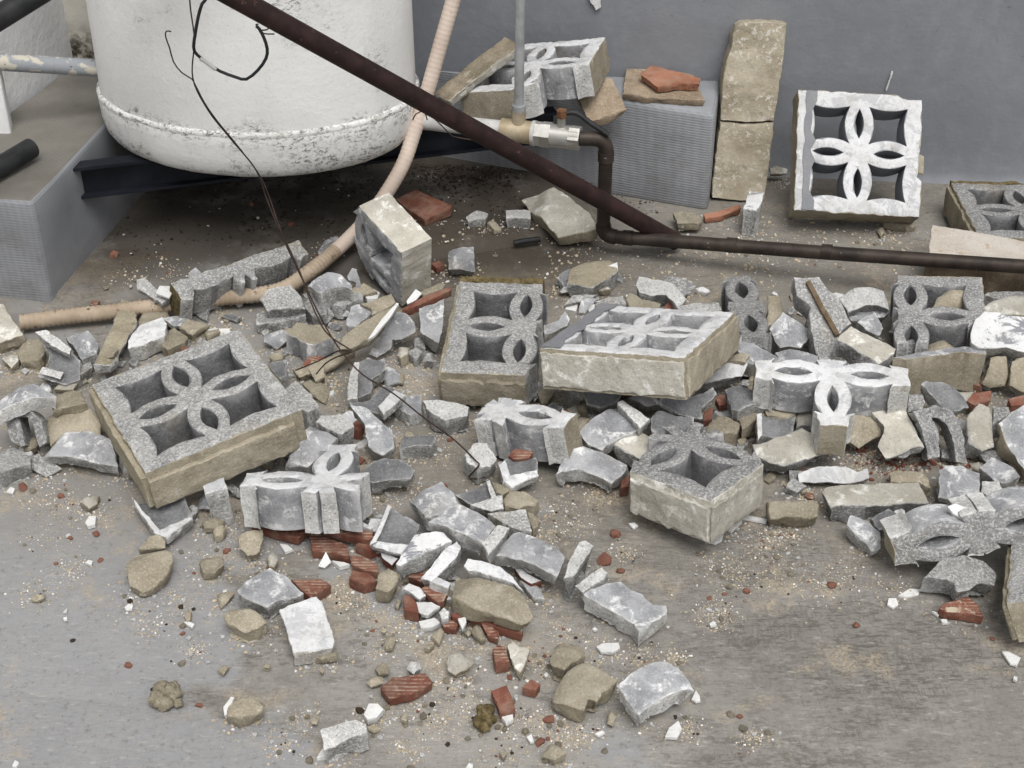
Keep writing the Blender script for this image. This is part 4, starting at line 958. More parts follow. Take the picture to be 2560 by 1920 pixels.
# frame strip of a block standing on edge by the hose
fa = gp(455, 752, 0.06); fb = gp(752, 650, 0.06)
fo = [(-.5, .5), (.5, .5), (.5, .36), (.42, .33), (.40, .385), (.24, .355), (.09, .385), (.06, .30), (-.06, .30), (-.09, .385), (-.24, .355), (-.385, .385), (-.42, .31), (-.5, .34)]
def standing(label, outline, a, b, tilt, thick, mats, flip=False, lift=0.0):
    SEED[0] += 1; rng = random.Random(SEED[0]); me = block_mesh(outline, thick, rng, None)
    ex = (b - a).normalized(); n = Vector((ex.y, -ex.x, 0)); n = n if n.y < 0 else -n
    ey = Vector((0, 0, 1)); nn = (n * math.cos(tilt) + ey * math.sin(tilt)).normalized(); ey = nn.cross(ex)
    Mx = Matrix((ex, ey, nn)).transposed().to_4x4(); lo = min((Mx.to_3x3() @ v.co).z for v in me.vertices)
    c = (a + b) / 2; my = sum(v.co.y for v in me.vertices) / len(me.vertices)
    Mx.translation = Vector((c.x, c.y, lift - lo)) - Vector((0, 0, 0)); p = Mx @ Vector((0, my, 0)); Mx.translation += Vector((c.x - p.x, c.y - p.y, 0)) + n * 0.0
    o = link('breeze_block', me, None, mats); o.matrix_world = Mx; tag(o, label, 'breeze block'); return o
fs = standing('scalloped frame strip of breeze block with mossy mortar, lying along the hose', fo, fa, fb, R(68), .08, ('raw_grey', 'raw_grey', 'dark_web', 'moss', 'raw'))
# ------------------------------------------------------------------ broken pieces, traced one by one (tile, outline of the upper face)
WEB, MOR, TER, FLK, SLB, LMP = ('concrete_fragment', 'concrete fragment'), ('mortar_chunk', 'mortar chunk'), ('terracotta_shard', 'tile shard'), ('paint_flake', 'paint flake'), ('stone_slab', 'slab'), ('mortar_lump', 'mortar lump')
LAST = [None]
PARTS = ('white rim ', 'white broken face', 'light edge', 'bright white left', 'speckled pale ridge', 'white lower rim', 'white left rim', 'white broken end', 'upright white-edged arm', 'short white arm', 'white painted side', 'white painted end', 'narrow white paint strip')
def c(kind, label, tile, pts, k='g', **kw):
    if label.startswith(PARTS):
        o = chunk('broken_edge' if 'arm' not in label else 'web_arm', None, kind[1], tile, pts, k, **kw); m = o.matrix_world.copy()
        o.parent = LAST[0]; o.matrix_parent_inverse = Matrix.Identity(4); o.matrix_basis = LAST[0].matrix_world.inverted() @ m; return o
    LAST[0] = chunk(kind[0], label, kind[1], tile, pts, k, **kw); bpy.context.view_layer.update(); return LAST[0]
# ---- left heap
c(MOR, 'pale mortar slab at the end of the cream hose', 'T1', [(-60, 540), (30, 545), (205, 820), (0, 880), (-60, 885)], 'pm', t=.035, tilt=8)
c(MOR, 'tan five-sided mortar slab next to the white angled web piece', 'T1', [(130, 950), (240, 825), (330, 830), (395, 950), (340, 1030), (175, 1045)], 'm', t=.026)
c(MOR, 'small pointed pale mortar wedge in front of the tan five-sided slab', 'T1', [(10, 1020), (100, 980), (165, 990), (165, 1050), (95, 1110)], 'pm', t=.018)
c(WEB, 'angled web piece with white rim and dark hollow near the hose end', 'T1', [(300, 785), (400, 770), (540, 880), (690, 1030), (680, 1190), (560, 1240), (330, 1190), (370, 1100), (410, 1080), (400, 920)], 'd', t=.03, tilt=25, bend=-.02, ax=45)
c(WEB, 'white rim of the angled web piece, lying on its upper edge', 'T1', [(300, 790), (400, 770), (620, 935), (600, 990), (440, 910)], 'rw', t=.02, b=.055, tilt=15)
c(WEB, 'white broken face patch on the foot of the angled web piece', 'T1', [(335, 1150), (370, 1095), (555, 1140), (520, 1205)], 'rw', t=.015, b=.02, tilt=20)
c(WEB, 'blocky light grey fragment behind the angled web piece', 'T1', [(565, 840), (760, 780), (840, 870), (830, 960), (700, 1010)], 'g', t=.05, tilt=10)
c(WEB, 'small grey block end wedged under the light grey fragment', 'T1', [(660, 1060), (780, 1030), (800, 1100), (670, 1180)], 'r', t=.028)
slab_ = c(MOR, 'long narrow dirty mortar strip lying across the hose', 'T1', [(1050, 500), (1140, 540), (1185, 640), (1180, 730), (1080, 900), (960, 1075), (810, 1070), (850, 980), (960, 760)], 'ms', t=.022, b=.012, tilt=-4, roll=6)
c(LMP, 'tiny flat mortar crumb sitting on the long dirty strip', 'T1', [(915, 1000), (965, 905), (1025, 930), (975, 1000)], 'm', t=.008, b=.05)
c(WEB, 'white-topped chunk with rough broken front, beside the long dirty strip', 'T1', [(1200, 740), (1400, 660), (1440, 720), (1420, 830), (1260, 900), (1105, 940), (1110, 860)], 'ww', t=.04, tilt=12)
c(MOR, 'tan mortar slab behind the white-topped chunk', 'T1', [(1195, 680), (1250, 610), (1440, 595), (1470, 660), (1420, 730), (1200, 740)], 'm', t=.025)
c(MOR, 'tan mortar wedge between the white-topped chunk and the tilted grey block', 'T1', [(1390, 900), (1430, 790), (1500, 740), (1620, 830), (1600, 880), (1440, 940)], 'm', t=.03)
c(MOR, 'tan mortar chunk with a white edge beside the frame strip', 'T1', [(1545, 740), (1610, 670), (1740, 680), (1810, 720), (1740, 760), (1660, 820), (1620, 800)], 'm', t=.025)
c(MOR, 'thin tan mortar sliver behind the tilted grey block', 'T1', [(1770, 790), (1890, 755), (1905, 780), (1790, 820)], 'm', t=.014)
c(WEB, 'curved rough shard lying over the hose in front of the plinth', 'T1', [(1175, 340), (1250, 320), (1370, 430), (1480, 490), (1400, 555), (1290, 480), (1190, 420)], 'r', t=.018, b=.035, tilt=15)
c(FLK, 'large off-white paint flake on the curved rough shard', 'T1', [(1345, 460), (1380, 395), (1520, 400), (1460, 500)], 'f', t=.004, b=.065, tilt=10)
c(WEB, 'pale grey pointed shard standing behind the hose', 'T1', [(1600, 340), (1640, 270), (1690, 235), (1740, 280), (1810, 340), (1740, 410), (1650, 410)], 'g', t=.015, b=.02, tilt=35)
c(WEB, 'white-dusted curved web piece at the far end of the heap by the mortar slabs', 'T1', [(-60, 1400), (60, 1340), (200, 1280), (290, 1260), (350, 1275), (480, 1330), (210, 1400), (0, 1480), (-60, 1490)], 'gw', t=.03, b=.075, tilt=6, bend=.012)
c(MOR, 'tan mortar slab tucked under the tilted grey block, upper one', 'T1', [(450, 1420), (480, 1310), (600, 1285), (700, 1265), (745, 1400), (450, 1475)], 'm', t=.03, b=.05)
c(MOR, 'large tan mortar slab tucked under the tilted grey block, lower one', 'B1', [(400, 120), (745, 35), (850, 120), (870, 200), (860, 270), (560, 280), (415, 330), (390, 210)], 'dm', t=.045, b=.005, tilt=10)
c(WEB, 'arched grey web fragment standing on its legs beside the tan slabs', 'B1', [(-40, 130), (0, 110), (140, 70), (270, 100), (350, 170), (405, 310), (400, 370), (340, 405), (318, 330), (285, 210), (240, 150), (160, 150), (185, 260), (212, 390), (180, 405), (95, 355), (45, 190), (-40, 190)], 'rg', t=.06, b=.0, tilt=52, lean=.04)
c(WEB, 'grey rough chunk lying before the arched fragment', 'B1', [(-60, 500), (0, 470), (110, 390), (200, 430), (270, 480), (265, 550), (120, 590), (-60, 650)], 'r', t=.035)
c(WEB, 'big convex grey web piece with white edge under the tilted block', 'B1', [(370, 465), (440, 400), (560, 290), (740, 280), (960, 330), (1010, 560), (850, 560), (600, 510)], 'g', t=.03, b=.0, tilt=15, bend=.014)
c(WEB, 'trough-shaped grey piece with white rim sticking out under the tilted block', 'B1', [(1135, 840), (1300, 850), (1600, 830), (1665, 1020), (1440, 1180), (1330, 1150), (1230, 1000)], 'd', t=.02, b=.0, tilt=6, bend=-.014, ax=40)
c(WEB, 'white rim strip along the trough-shaped piece', 'B1', [(1135, 838), (1160, 860), (1380, 1120), (1640, 1005), (1668, 1025), (1440, 1190), (1330, 1150), (1220, 990)], 'ww', t=.016, b=.012, tilt=8)
c(WEB, 'white-capped block stub propping up the tilted grey block', 'B1', [(1750, 745), (1930, 665), (1965, 760), (1770, 815)], 'w', t=.075)
c(LMP, 'tan mortar pebble pair member, flat one by the white-capped stub', 'B1', [(1740, 1040), (1850, 990), (1940, 1020), (1880, 1075), (1760, 1085)], 'm', t=.02)
c(LMP, 'tan rounded mortar pebble touching the flat one by the white-capped stub', 'B1', [(1835, 1110), (1900, 1050), (1960, 1080), (1920, 1130), (1850, 1145)], 'm', t=.022)
c(LMP, 'tan mortar lump with white cap on the smooth floor', 'B1', [(680, 860), (760, 810), (850, 780), (835, 850), (760, 900)], 'pm', t=.024)
c(FLK, 'thick white plaster flake beside the red chips on smooth floor', 'B1', [(735, 1060), (770, 1000), (830, 1000), (820, 1075), (760, 1090)], 'f', t=.007)
c(MOR, 'large rounded tan mortar slab alone on the floor, size of a hand', 'B1', [(1085, 1400), (1140, 1300), (1250, 1285), (1400, 1280), (1490, 1310), (1500, 1380), (1440, 1510), (1320, 1600), (1220, 1620), (1120, 1570), (1085, 1480)], 'm', t=.028, tilt=4)
c(MOR, 'tan mortar wedge touching the large rounded slab', 'B1', [(1190, 1285), (1290, 1170), (1380, 1160), (1430, 1200), (1430, 1275)], 'm', t=.026, tilt=14)
c(LMP, 'tan potato-shaped mortar lump near the pointed tan slab', 'B1', [(1715, 1370), (1760, 1330), (1860, 1330), (1930, 1350), (1930, 1400), (1850, 1460), (1750, 1450)], 'm', t=.028, tilt=8)
c(MOR, 'pointed tan mortar slab with white tip in front of the ribbed red shards', 'B2', [(110, 1150), (220, 1120), (330, 1090), (345, 1190), (300, 1300), (200, 1340), (130, 1280)], 'm', t=.026, tilt=14)
c(LMP, 'small grey stone under the corner of the tilted grey block', 'B1', [(1620, 900), (1660, 880), (1720, 910), (1700, 950), (1650, 985)], 'r', t=.025)
c(WEB, 'grey curved remnant stuck to the side of the tilted block', 'T2', [(230, 1300), (340, 1210), (470, 1330), (545, 1440), (450, 1490), (340, 1440)], 'r', t=.05, b=.03, tilt=6)
c(WEB, 'little hollow grey web end standing behind the tilted block', 'T2', [(100, 1060), (190, 1040), (270, 1030), (262, 1170), (210, 1200), (130, 1120)], 'd', t=.04, b=.02, tilt=20)
# ---- rubble behind, centre left
c(WEB, 'ribbed grey web piece leaning on the frame strip beside the tie wire', 'T2', [(30, 490), (100, 430), (300, 390), (360, 450), (420, 560), (330, 590), (100, 620)], 'r', t=.05, b=.0, tilt=25, bend=.008)
c(WEB, 'convex arched grey web piece behind the tie wire', 'T2', [(440, 370), (530, 320), (620, 290), (720, 300), (830, 370), (830, 410), (680, 415), (560, 470)], 'g', t=.05, b=.01, tilt=12, bend=.014)
c(WEB, 'low rough grey piece under the convex arched one', 'T2', [(560, 490), (680, 460), (910, 450), (925, 500), (740, 580), (650, 560)], 'r', t=.03)
c(WEB, 'rough grey rubble piece crossed by the tie wire', 'T2', [(420, 480), (560, 500), (620, 540), (610, 640), (480, 650), (420, 580)], 'rg', t=.035)
c(WEB, 'flat rough piece below the ribbed web piece', 'T2', [(0, 640), (120, 600), (400, 590), (430, 650), (260, 700), (0, 730)], 'rg', t=.025)
c(WEB, 'upright pale grey sliver beside the standing block corner', 'T2', [(790, 310), (830, 240), (870, 250), (895, 340), (930, 500), (890, 480), (860, 370), (800, 350)], 'g', t=.02, b=.0, tilt=48)
c(FLK, 'crumpled white plaster bits beside the standing block corner', 'T2', [(930, 470), (980, 400), (1070, 450), (1050, 500), (960, 510)], 'f', t=.016, b=.0)
c(MOR, 'tan slab half coated grey lying behind the long curled strip', 'T2', [(895, 535), (960, 530), (1080, 480), (1170, 450), (1210, 530), (1100, 590), (1000, 640), (990, 580)], 'm', t=.05, b=.02, tilt=12)
c(WEB, 'smooth grey face next to the half-coated tan slab', 'T2', [(780, 690), (820, 570), (890, 540), (960, 550), (1000, 630), (860, 740), (790, 740)], 'g', t=.05, b=.0, tilt=18)
c(MOR, 'long tan mortar strip with white edge, lying slantwise', 'T2', [(700, 950), (760, 820), (880, 730), (1000, 660), (1150, 580), (1225, 545), (1150, 650), (1050, 770), (950, 860), (830, 940)], 'm', t=.025, b=.045, tilt=18)
c(FLK, 'narrow white paint strip along the slanting tan mortar strip', 'T2', [(965, 860), (1090, 680), (1215, 540), (1235, 550), (1150, 680), (1020, 830)], 'f', t=.006, b=.085, tilt=18)
c(WEB, 'thin bluish grey plate with torn lower edge', 'T2', [(960, 970), (1020, 880), (1120, 730), (1200, 610), (1290, 620), (1370, 700), (1380, 790), (1260, 860), (1180, 860), (1160, 940), (1040, 1005)], 'g', t=.02, b=.005, tilt=40)
c(MOR, 'thin brown mortar strip with white edge under the short bent wire', 'T2', [(310, 1110), (520, 1040), (700, 975), (840, 950), (860, 970), (700, 1070), (540, 1130), (370, 1180)], 'm', t=.016, b=.0, tilt=10)
c(MOR, 'hexagonal tan mortar block with grey painted sides', 'T2', [(260, 810), (350, 710), (600, 740), (690, 840), (500, 905), (380, 870)], 'mg', t=.048)
c(LMP, 'tan mortar pebble beside the tilted grey block', 'T2', [(105, 980), (150, 940), (250, 950), (230, 1005), (140, 1020)], 'm', t=.024)
for i, (lb, pts) in enumerate((('pale crumbled lump under the torn bluish plate', [(1210, 960), (1230, 900), (1320, 880), (1310, 960), (1250, 1000)]), ('grey crumbled lump next to the pale one under the bluish plate', [(1310, 950), (1370, 900), (1440, 940), (1380, 990)]),
        ('grey crumbly lump beside the lichen block', [(1450, 960), (1530, 950), (1530, 1015), (1440, 1005)]), ('squarish grey lump above the crumbled ones', [(1350, 830), (1460, 820), (1460, 890), (1370, 880)]))):
    c(LMP, lb, 'T2', pts, 'r' if i else 'pm', t=.03)
c(WEB, 'grey corner fragment leaning in shadow beside the lichen block', 'T2', [(1405, 590), (1500, 560), (1640, 500), (1610, 800), (1580, 890), (1510, 850), (1420, 790)], 'g', t=.045, b=.005, tilt=28, roll=8)
c(TER, 'long dark red tile edge poking out beside the standing block corner', 'T2', [(1260, 600), (1340, 550), (1440, 490), (1680, 400), (1690, 430), (1480, 530), (1340, 590)], 't', t=.018, b=.055, tilt=8)
c(MOR, 'thin tan strip behind the long dark red tile edge', 'T2', [(1420, 440), (1600, 365), (1640, 380), (1610, 420), (1440, 470)], 'm', t=.02, b=.05)
c(FLK, 'upright white paint flake at the foot of the standing block corner', 'T2', [(1300, 530), (1380, 425), (1435, 460), (1380, 520), (1310, 555)], 'f', t=.005, b=.06, tilt=35)
c(WEB, 'U-shaped grey channel piece beside the thin tie wire', 'T2', [(785, 1380), (800, 1200), (850, 1050), (960, 990), (1030, 1020), (1110, 1020), (1120, 1110), (1010, 1170), (990, 1290), (890, 1350)], 'd', t=.03, b=.0, tilt=12, bend=-.018, ax=10)
c(WEB, 'light edge of the U-shaped channel piece', 'T2', [(785, 1385), (800, 1200), (850, 1055), (895, 1060), (880, 1200), (878, 1370)], 'rw', t=.03, b=.025, tilt=12)
c(WEB, 'hollow grey web piece with white rim under the thin tie wire', 'T2', [(800, 1420), (960, 1380), (1100, 1240), (1200, 1290), (1290, 1330), (1190, 1420), (1100, 1490), (950, 1470), (820, 1450)], 'd', t=.025, b=.01, tilt=15, bend=-.014, ax=30)
c(WEB, 'white rim of the hollow piece under the thin tie wire', 'T2', [(1050, 1440), (1200, 1290), (1295, 1335), (1200, 1430), (1100, 1505)], 'ww', t=.02, b=.03, tilt=15)
c(WEB, 'flat pale grey piece beside the rough white-nosed chunk', 'T2', [(1180, 1430), (1300, 1340), (1430, 1340), (1430, 1480), (1330, 1510)], 'g', t=.025)
c(WEB, 'rough white-nosed grey chunk at the corner of the lichen block', 'T2', [(1435, 1385), (1520, 1380), (1700, 1400), (1840, 1440), (1830, 1520), (1640, 1560), (1540, 1510), (1470, 1450)], 'rw', t=.045, tilt=10)
c(MOR, 'flat tan mortar sheet behind the tilted grey block', 'T2', [(400, 1230), (460, 1210), (600, 1240), (640, 1290), (600, 1380), (480, 1330)], 'm', t=.012)
c(WEB, 'grey square-faced offcut standing on the raised floor behind the lichen block', 'T2', [(1660, 70), (1880, 55), (1890, 250), (1660, 250)], 'g', t=.03, b=ZS - .015, tilt=28)
c(WEB, 'flat pointed grey shard lying behind the hose', 'T2', [(530, 100), (600, 0), (700, -40), (740, 20), (560, 130)], 'g', t=.012, b=ZS)
c(TER, 'small dark red shard beside the square-faced offcut', 'T2', [(1510, 200), (1580, 175), (1630, 215), (1560, 240)], 't', t=.016)
# ---- centre, under and before the two big blocks
c(WEB, 'white-rimmed hollow piece between lichen block and whitewashed block', 'T3', [(270, 740), (400, 690), (460, 610), (500, 680), (480, 740), (330, 810), (280, 810)], 'gw', t=.05, b=.01, tilt=20)
c(WEB, 'flat grey plate peeping out below the whitewashed block', 'T3', [(1000, 1370), (1160, 1290), (1500, 1285), (1530, 1320), (1400, 1390), (1170, 1440)], 'g', t=.02, b=.01, tilt=12)
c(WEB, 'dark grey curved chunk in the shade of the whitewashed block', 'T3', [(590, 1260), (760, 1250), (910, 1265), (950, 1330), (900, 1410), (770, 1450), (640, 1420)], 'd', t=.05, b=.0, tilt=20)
c(WEB, 'narrow grey stump in the shade of the whitewashed block', 'T3', [(480, 1240), (580, 1250), (590, 1370), (510, 1320)], 'rg', t=.05, b=.0, tilt=20)
c(WEB, 'torn grey shard beside the lichen block foot', 'T3', [(180, 1310), (230, 1220), (265, 1260), (250, 1340), (190, 1400)], 'g', t=.015, b=.0, tilt=40)
c(WEB, 'wide hollow grey web piece stacked below the whitewashed block', 'T3', [(1265, 1430), (1290, 1365), (1560, 1340), (1740, 1285), (1770, 1350), (1700, 1410), (1640, 1450), (1650, 1540), (1440, 1500)], 'd', t=.03, b=.055, tilt=24, bend=-.012, ax=0)
c(WEB, 'grey hollow piece with pale ends next below the wide one', 'B3', [(1820, 150), (1890, 80), (2040, 130), (2190, 160), (2200, 270), (2060, 330), (1950, 380), (1830, 280)], 'd', t=.03, b=.04, tilt=26, bend=-.012)
c(WEB, 'dark angular concrete chunk beside the white three-petal fragment', 'T3', [(1840, 1270), (1960, 1250), (2090, 1280), (2212, 1400), (2090, 1420), (1960, 1460), (1900, 1430)], 'd', t=.045, b=.03, tilt=8)
c(TER, 'red tile piece glimpsed behind the dark angular chunk', 'T3', [(1760, 1370), (1800, 1330), (1850, 1350), (1880, 1420), (1790, 1430)], 't', t=.02, b=.02, tilt=15)
c(TER, 'red tile piece glimpsed beside the tan rounded chunk', 'T3', [(1660, 1480), (1740, 1440), (1730, 1540), (1650, 1560)], 't', t=.02, b=.02, tilt=15)
c(MOR, 'tan rounded mortar chunk beside the block corner', 'B4', [(400, 270), (470, 170), (540, 125), (640, 140), (735, 180), (700, 280), (560, 270)], 'm', t=.04, b=.012)
c(MOR, 'small tan mortar brick between two others behind the trough', 'B4', [(700, 130), (740, 105), (950, 85), (965, 140), (840, 180), (750, 205)], 'm', t=.035, b=.015)
c(MOR, 'flat tan mortar piece right under the white three-petal fragment', 'B4', [(930, 50), (1200, 60), (1210, 110), (1150, 140), (960, 120)], 'm', t=.03, b=.03)
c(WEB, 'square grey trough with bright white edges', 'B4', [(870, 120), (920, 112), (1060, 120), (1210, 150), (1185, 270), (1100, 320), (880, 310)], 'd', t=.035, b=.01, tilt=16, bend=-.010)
c(WEB, 'bright white left edge of the square grey trough', 'B4', [(868, 120), (915, 112), (920, 300), (878, 345)], 'ww', t=.02, b=.035, tilt=16)
c(MOR, 'pale square mortar brick beside the foot of the three-petal fragment', 'B4', [(1215, 70), (1360, 60), (1372, 205), (1215, 215)], 'p', t=.05, b=.0, tilt=12)
c(WEB, 'flat grey slab with pale ridge in front of the whitewashed block', 'B3', [(1195, 280), (1300, 170), (1420, 90), (1530, 20), (1620, 60), (1740, 240), (1590, 310), (1440, 390), (1400, 430), (1290, 390)], 'gw', t=.03, b=.03, tilt=10)
c(WEB, 'speckled pale ridge on the flat grey slab', 'B3', [(1530, 22), (1580, 0), (1700, 80), (1815, 165), (1725, 240), (1620, 130)], 'rw', t=.025, b=.06, tilt=10)
c(MOR, 'pale buff slab with dark broken side touching the block corner', 'B3', [(1470, 360), (1600, 300), (1720, 250), (1850, 320), (1960, 400), (1850, 470), (1760, 520), (1640, 460)], 'pd', t=.038, b=.015, tilt=6)
c(TER, 'red and white ribbed tile bit beside the one-petal fragment', 'B3', [(1040, 90), (1100, 80), (1180, 150), (1170, 190), (1120, 170)], 'tr', t=.016, b=.02, tilt=10)
c(MOR, 'tan sliver beside the one-petal fragment', 'B3', [(1185, 150), (1220, 140), (1310, 150), (1260, 220), (1200, 260)], 'm', t=.03)
c(WEB, 'white rough cube-like chunk beside the end of the tie wire', 'B3', [(210, 470), (300, 360), (410, 370), (490, 490), (440, 570), (320, 590), (230, 530)], 'rw', t=.045, tilt=12)
c(WEB, 'small grey cup-shaped web piece with white rim', 'B3', [(500, 560), (580, 500), (700, 500), (830, 510), (850, 620), (830, 660), (620, 740), (550, 680)], 'd', t=.025, b=.0, tilt=14, bend=-.014)
c(WEB, 'white rim of the small cup-shaped piece', 'B3', [(500, 560), (560, 520), (610, 650), (840, 600), (855, 650), (625, 755), (550, 700)], 'ww', t=.018, b=.018, tilt=14)
c(TER, 'ribbed terracotta bit stuck behind the small cup-shaped piece', 'B3', [(590, 480), (640, 420), (740, 430), (805, 450), (770, 500), (640, 515)], 'tr', t=.016, b=.025, tilt=14)
c(WEB, 'arched grey web slab with white edge beside the block corner', 'B3', [(1000, 625), (1050, 530), (1100, 430), (1240, 410), (1430, 470), (1620, 540), (1590, 630), (1480, 730), (1380, 680), (1200, 610), (1060, 610)], 'g', t=.034, b=.0, tilt=10, bend=.010)
c(TER, 'red tile bit tucked under the mortared block corner', 'B3', [(1570, 690), (1645, 640), (1630, 750), (1560, 760)], 't', t=.03, b=.0, tilt=20)
c(WEB, 'vertical grey web stub below the hollow piece with white rim', 'B2', [(1090, 40), (1220, 60), (1370, 200), (1455, 260), (1465, 420), (1370, 480), (1240, 400), (1215, 220)], 'g', t=.04, b=.0, tilt=25)
c(WEB, 'small dark-topped block with speckled white front', 'B2', [(1540, 310), (1820, 300), (1830, 330), (1790, 395), (1515, 400)], 'd', t=.032)
c(WEB, 'dark lens-shaped web piece right of the two-petal fragment', 'B2', [(1185, 640), (1230, 560), (1370, 520), (1540, 520), (1655, 590), (1600, 680), (1480, 700), (1280, 710)], 'd', t=.03, b=.008, tilt=14, bend=.012)
c(FLK, 'white curled flake under the dark lens-shaped piece', 'B2', [(1185, 770), (1260, 720), (1420, 700), (1345, 785), (1240, 795)], 'f', t=.006)
c(WEB, 'white crusted chunk wedged behind the two-petal fragment', 'B2', [(790, 190), (840, 130), (1000, 130), (1110, 180), (1125, 230), (1020, 300), (870, 235)], 'rw', t=.045, b=.03, tilt=8)
c(WEB, 'smooth grey curved piece between tilted block and two-petal fragment', 'B2', [(520, 500), (620, 370), (740, 230), (900, 260), (985, 300), (860, 470), (720, 570), (560, 540)], 'g', t=.04, b=.01, tilt=16, bend=.014, ax=50)
c(TER, 'dark red tile bit under the smooth grey curved piece', 'B2', [(590, 590), (720, 550), (745, 600), (640, 615)], 't', t=.02, b=.0)
c(TER, 'dark red tile bit beside the white crusted chunk', 'B2', [(1110, 200), (1170, 150), (1225, 190), (1190, 260), (1110, 250)], 't', t=.025, b=.0)
# ---- middle heap of red shards
c(TER, 'ribbed terracotta shard right below the two-petal fragment', 'B2', [(235, 1085), (300, 1020), (560, 1030), (785, 1085), (640, 1195), (420, 1140)], 'tr', t=.018, b=.0, tilt=6)
c(TER, 'mortar-smeared terracotta shard beside the upright grey slab', 'B2', [(850, 1110), (900, 1060), (1280, 1110), (1290, 1180), (1250, 1205), (1050, 1170)], 'tr', t=.018, b=.012, tilt=6)
c(TER, 'ribbed terracotta shard with white plaster on its front edge', 'B2', [(735, 1160), (800, 1150), (1060, 1250), (1090, 1350), (900, 1320), (760, 1300)], 'tr', t=.018)
c(TER, 'ribbed terracotta shard half hidden by the smooth red end piece', 'B2', [(1090, 1340), (1200, 1350), (1330, 1420), (1340, 1490), (1210, 1470), (1100, 1420)], 'tr', t=.016)
c(TER, 'plain dark red tile end beside the tan mortar finger', 'B2', [(1080, 1535), (1110, 1470), (1260, 1500), (1325, 1560), (1200, 1590)], 't', t=.022)
c(MOR, 'finger-shaped tan mortar piece leaning by the red tile end', 'B2', [(1310, 1600), (1330, 1500), (1420, 1440), (1520, 1480), (1510, 1560), (1420, 1650)], 'm', t=.04, tilt=10)
c(TER, 'red shard with white plaster top under the beige face piece', 'B2', [(1345, 1310), (1400, 1320), (1510, 1365), (1450, 1430), (1370, 1370)], 'wt', t=.02, b=.008)
c(FLK, 'upright pointed white plaster flake before the ribbed shards', 'B2', [(815, 1435), (880, 1310), (925, 1400), (870, 1450)], 'f', t=.006, b=.0, tilt=30)
c(FLK, 'torn white flake between the pointed slab and the ribbed shards', 'B2', [(480, 1240), (550, 1250), (595, 1290), (530, 1315)], 'f', t=.005)
c(FLK, 'long white plaster crumb before the ribbed shards', 'B2', [(930, 1385), (1040, 1400), (1085, 1420), (1000, 1440)], 'f', t=.008)
c(WEB, 'white curled plaster crumb behind the mortar-smeared shard', 'B2', [(1080, 1060), (1130, 1020), (1290, 1100), (1270, 1115)], 'ww', t=.02, b=.02)
c(MOR, 'tiny tan mortar wedge at the foot of the two-petal fragment', 'B2', [(985, 1050), (1020, 1000), (1080, 1050), (1060, 1090), (990, 1090)], 'm', t=.02, b=.02)
c(LMP, 'white and grey small stone before the pointed tan slab', 'B2', [(370, 1340), (400, 1295), (440, 1300), (470, 1360), (430, 1420), (380, 1410)], 'pm', t=.022)
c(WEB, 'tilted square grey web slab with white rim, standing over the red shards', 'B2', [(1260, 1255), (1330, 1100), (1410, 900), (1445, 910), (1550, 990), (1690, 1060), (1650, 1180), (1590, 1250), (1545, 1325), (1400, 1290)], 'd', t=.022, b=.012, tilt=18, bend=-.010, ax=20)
c(WEB, 'white lower rim of the tilted square web slab', 'B2', [(1255, 1250), (1330, 1215), (1480, 1240), (1600, 1250), (1545, 1335), (1400, 1300)], 'ww', t=.014, b=.03, tilt=18)
c(WEB, 'white left rim of the tilted square web slab', 'B2', [(1258, 1250), (1330, 1100), (1412, 900), (1448, 912), (1390, 1060), (1320, 1225)], 'ww', t=.012, b=.045, tilt=18)
c(WEB, 'grey slab with yellowish stain on top of the middle heap', 'B2', [(1610, 840), (1740, 770), (1880, 710), (1980, 800), (2050, 910), (1930, 980), (1790, 1025), (1740, 1010)], 'g', t=.035, b=.025, tilt=8, bend=.006)
c(WEB, 'big convex grey slab with whitish front band atop the middle heap', 'B3', [(-106, 1050), (20, 970), (160, 905), (330, 970), (480, 1080), (430, 1170), (360, 1240), (200, 1170), (60, 1090)], 'gw', t=.045, b=.04, tilt=12, bend=.010, ax=20)
c(WEB, 'white broken end block on the big convex slab', 'B3', [(355, 1240), (430, 1160), (500, 1080), (605, 1100), (560, 1180), (490, 1260), (420, 1340)], 'rw', t=.03, b=.06, tilt=16)
c(WEB, 'curved white bar with hollow end in the middle heap', 'B2', [(1700, 1540), (1790, 1430), (1900, 1290), (2010, 1220), (2045, 1260), (2010, 1360), (1900, 1470), (1790, 1570)], 'w', t=.035, b=.02, tilt=14)
c(MOR, 'beige mortar face tilted up beside the curved white bar', 'B2', [(1535, 1440), (1680, 1380), (1830, 1310), (1810, 1380), (1700, 1560), (1540, 1560)], 'm', t=.025, b=.002, tilt=34)
c(WEB, 'white and grey curved lump above the beige mortar face', 'B2', [(1480, 1400), (1560, 1280), (1640, 1170), (1780, 1150), (1900, 1140), (1970, 1200), (1820, 1300), (1660, 1370), (1530, 1430)], 'wg', t=.04, b=.025, tilt=14, bend=.01)
c(WEB, 'grey triangular slab behind the convex slabs', 'B3', [(410, 980), (560, 960), (740, 945), (795, 1130), (720, 1130), (600, 1090)], 'r', t=.03, b=.022, tilt=10)
c(WEB, 'shallow grey corner trough with white rim behind the middle heap', 'B3', [(130, 830), (280, 760), (430, 690), (480, 820), (540, 830), (555, 930), (430, 955), (230, 890)], 'd', t=.03, b=.02, tilt=14, bend=-.010, ax=30)
c(WEB, 'white rim of the shallow corner trough', 'B3', [(400, 700), (432, 690), (485, 825), (540, 830), (556, 935), (440, 960), (260, 905), (440, 850)], 'rw', t=.018, b=.04, tilt=14)
c(MOR, 'tan mortar block beside the shallow corner trough', 'B3', [(540, 840), (600, 775), (720, 775), (850, 830), (820, 890), (680, 915), (560, 895)], 'm', t=.035)
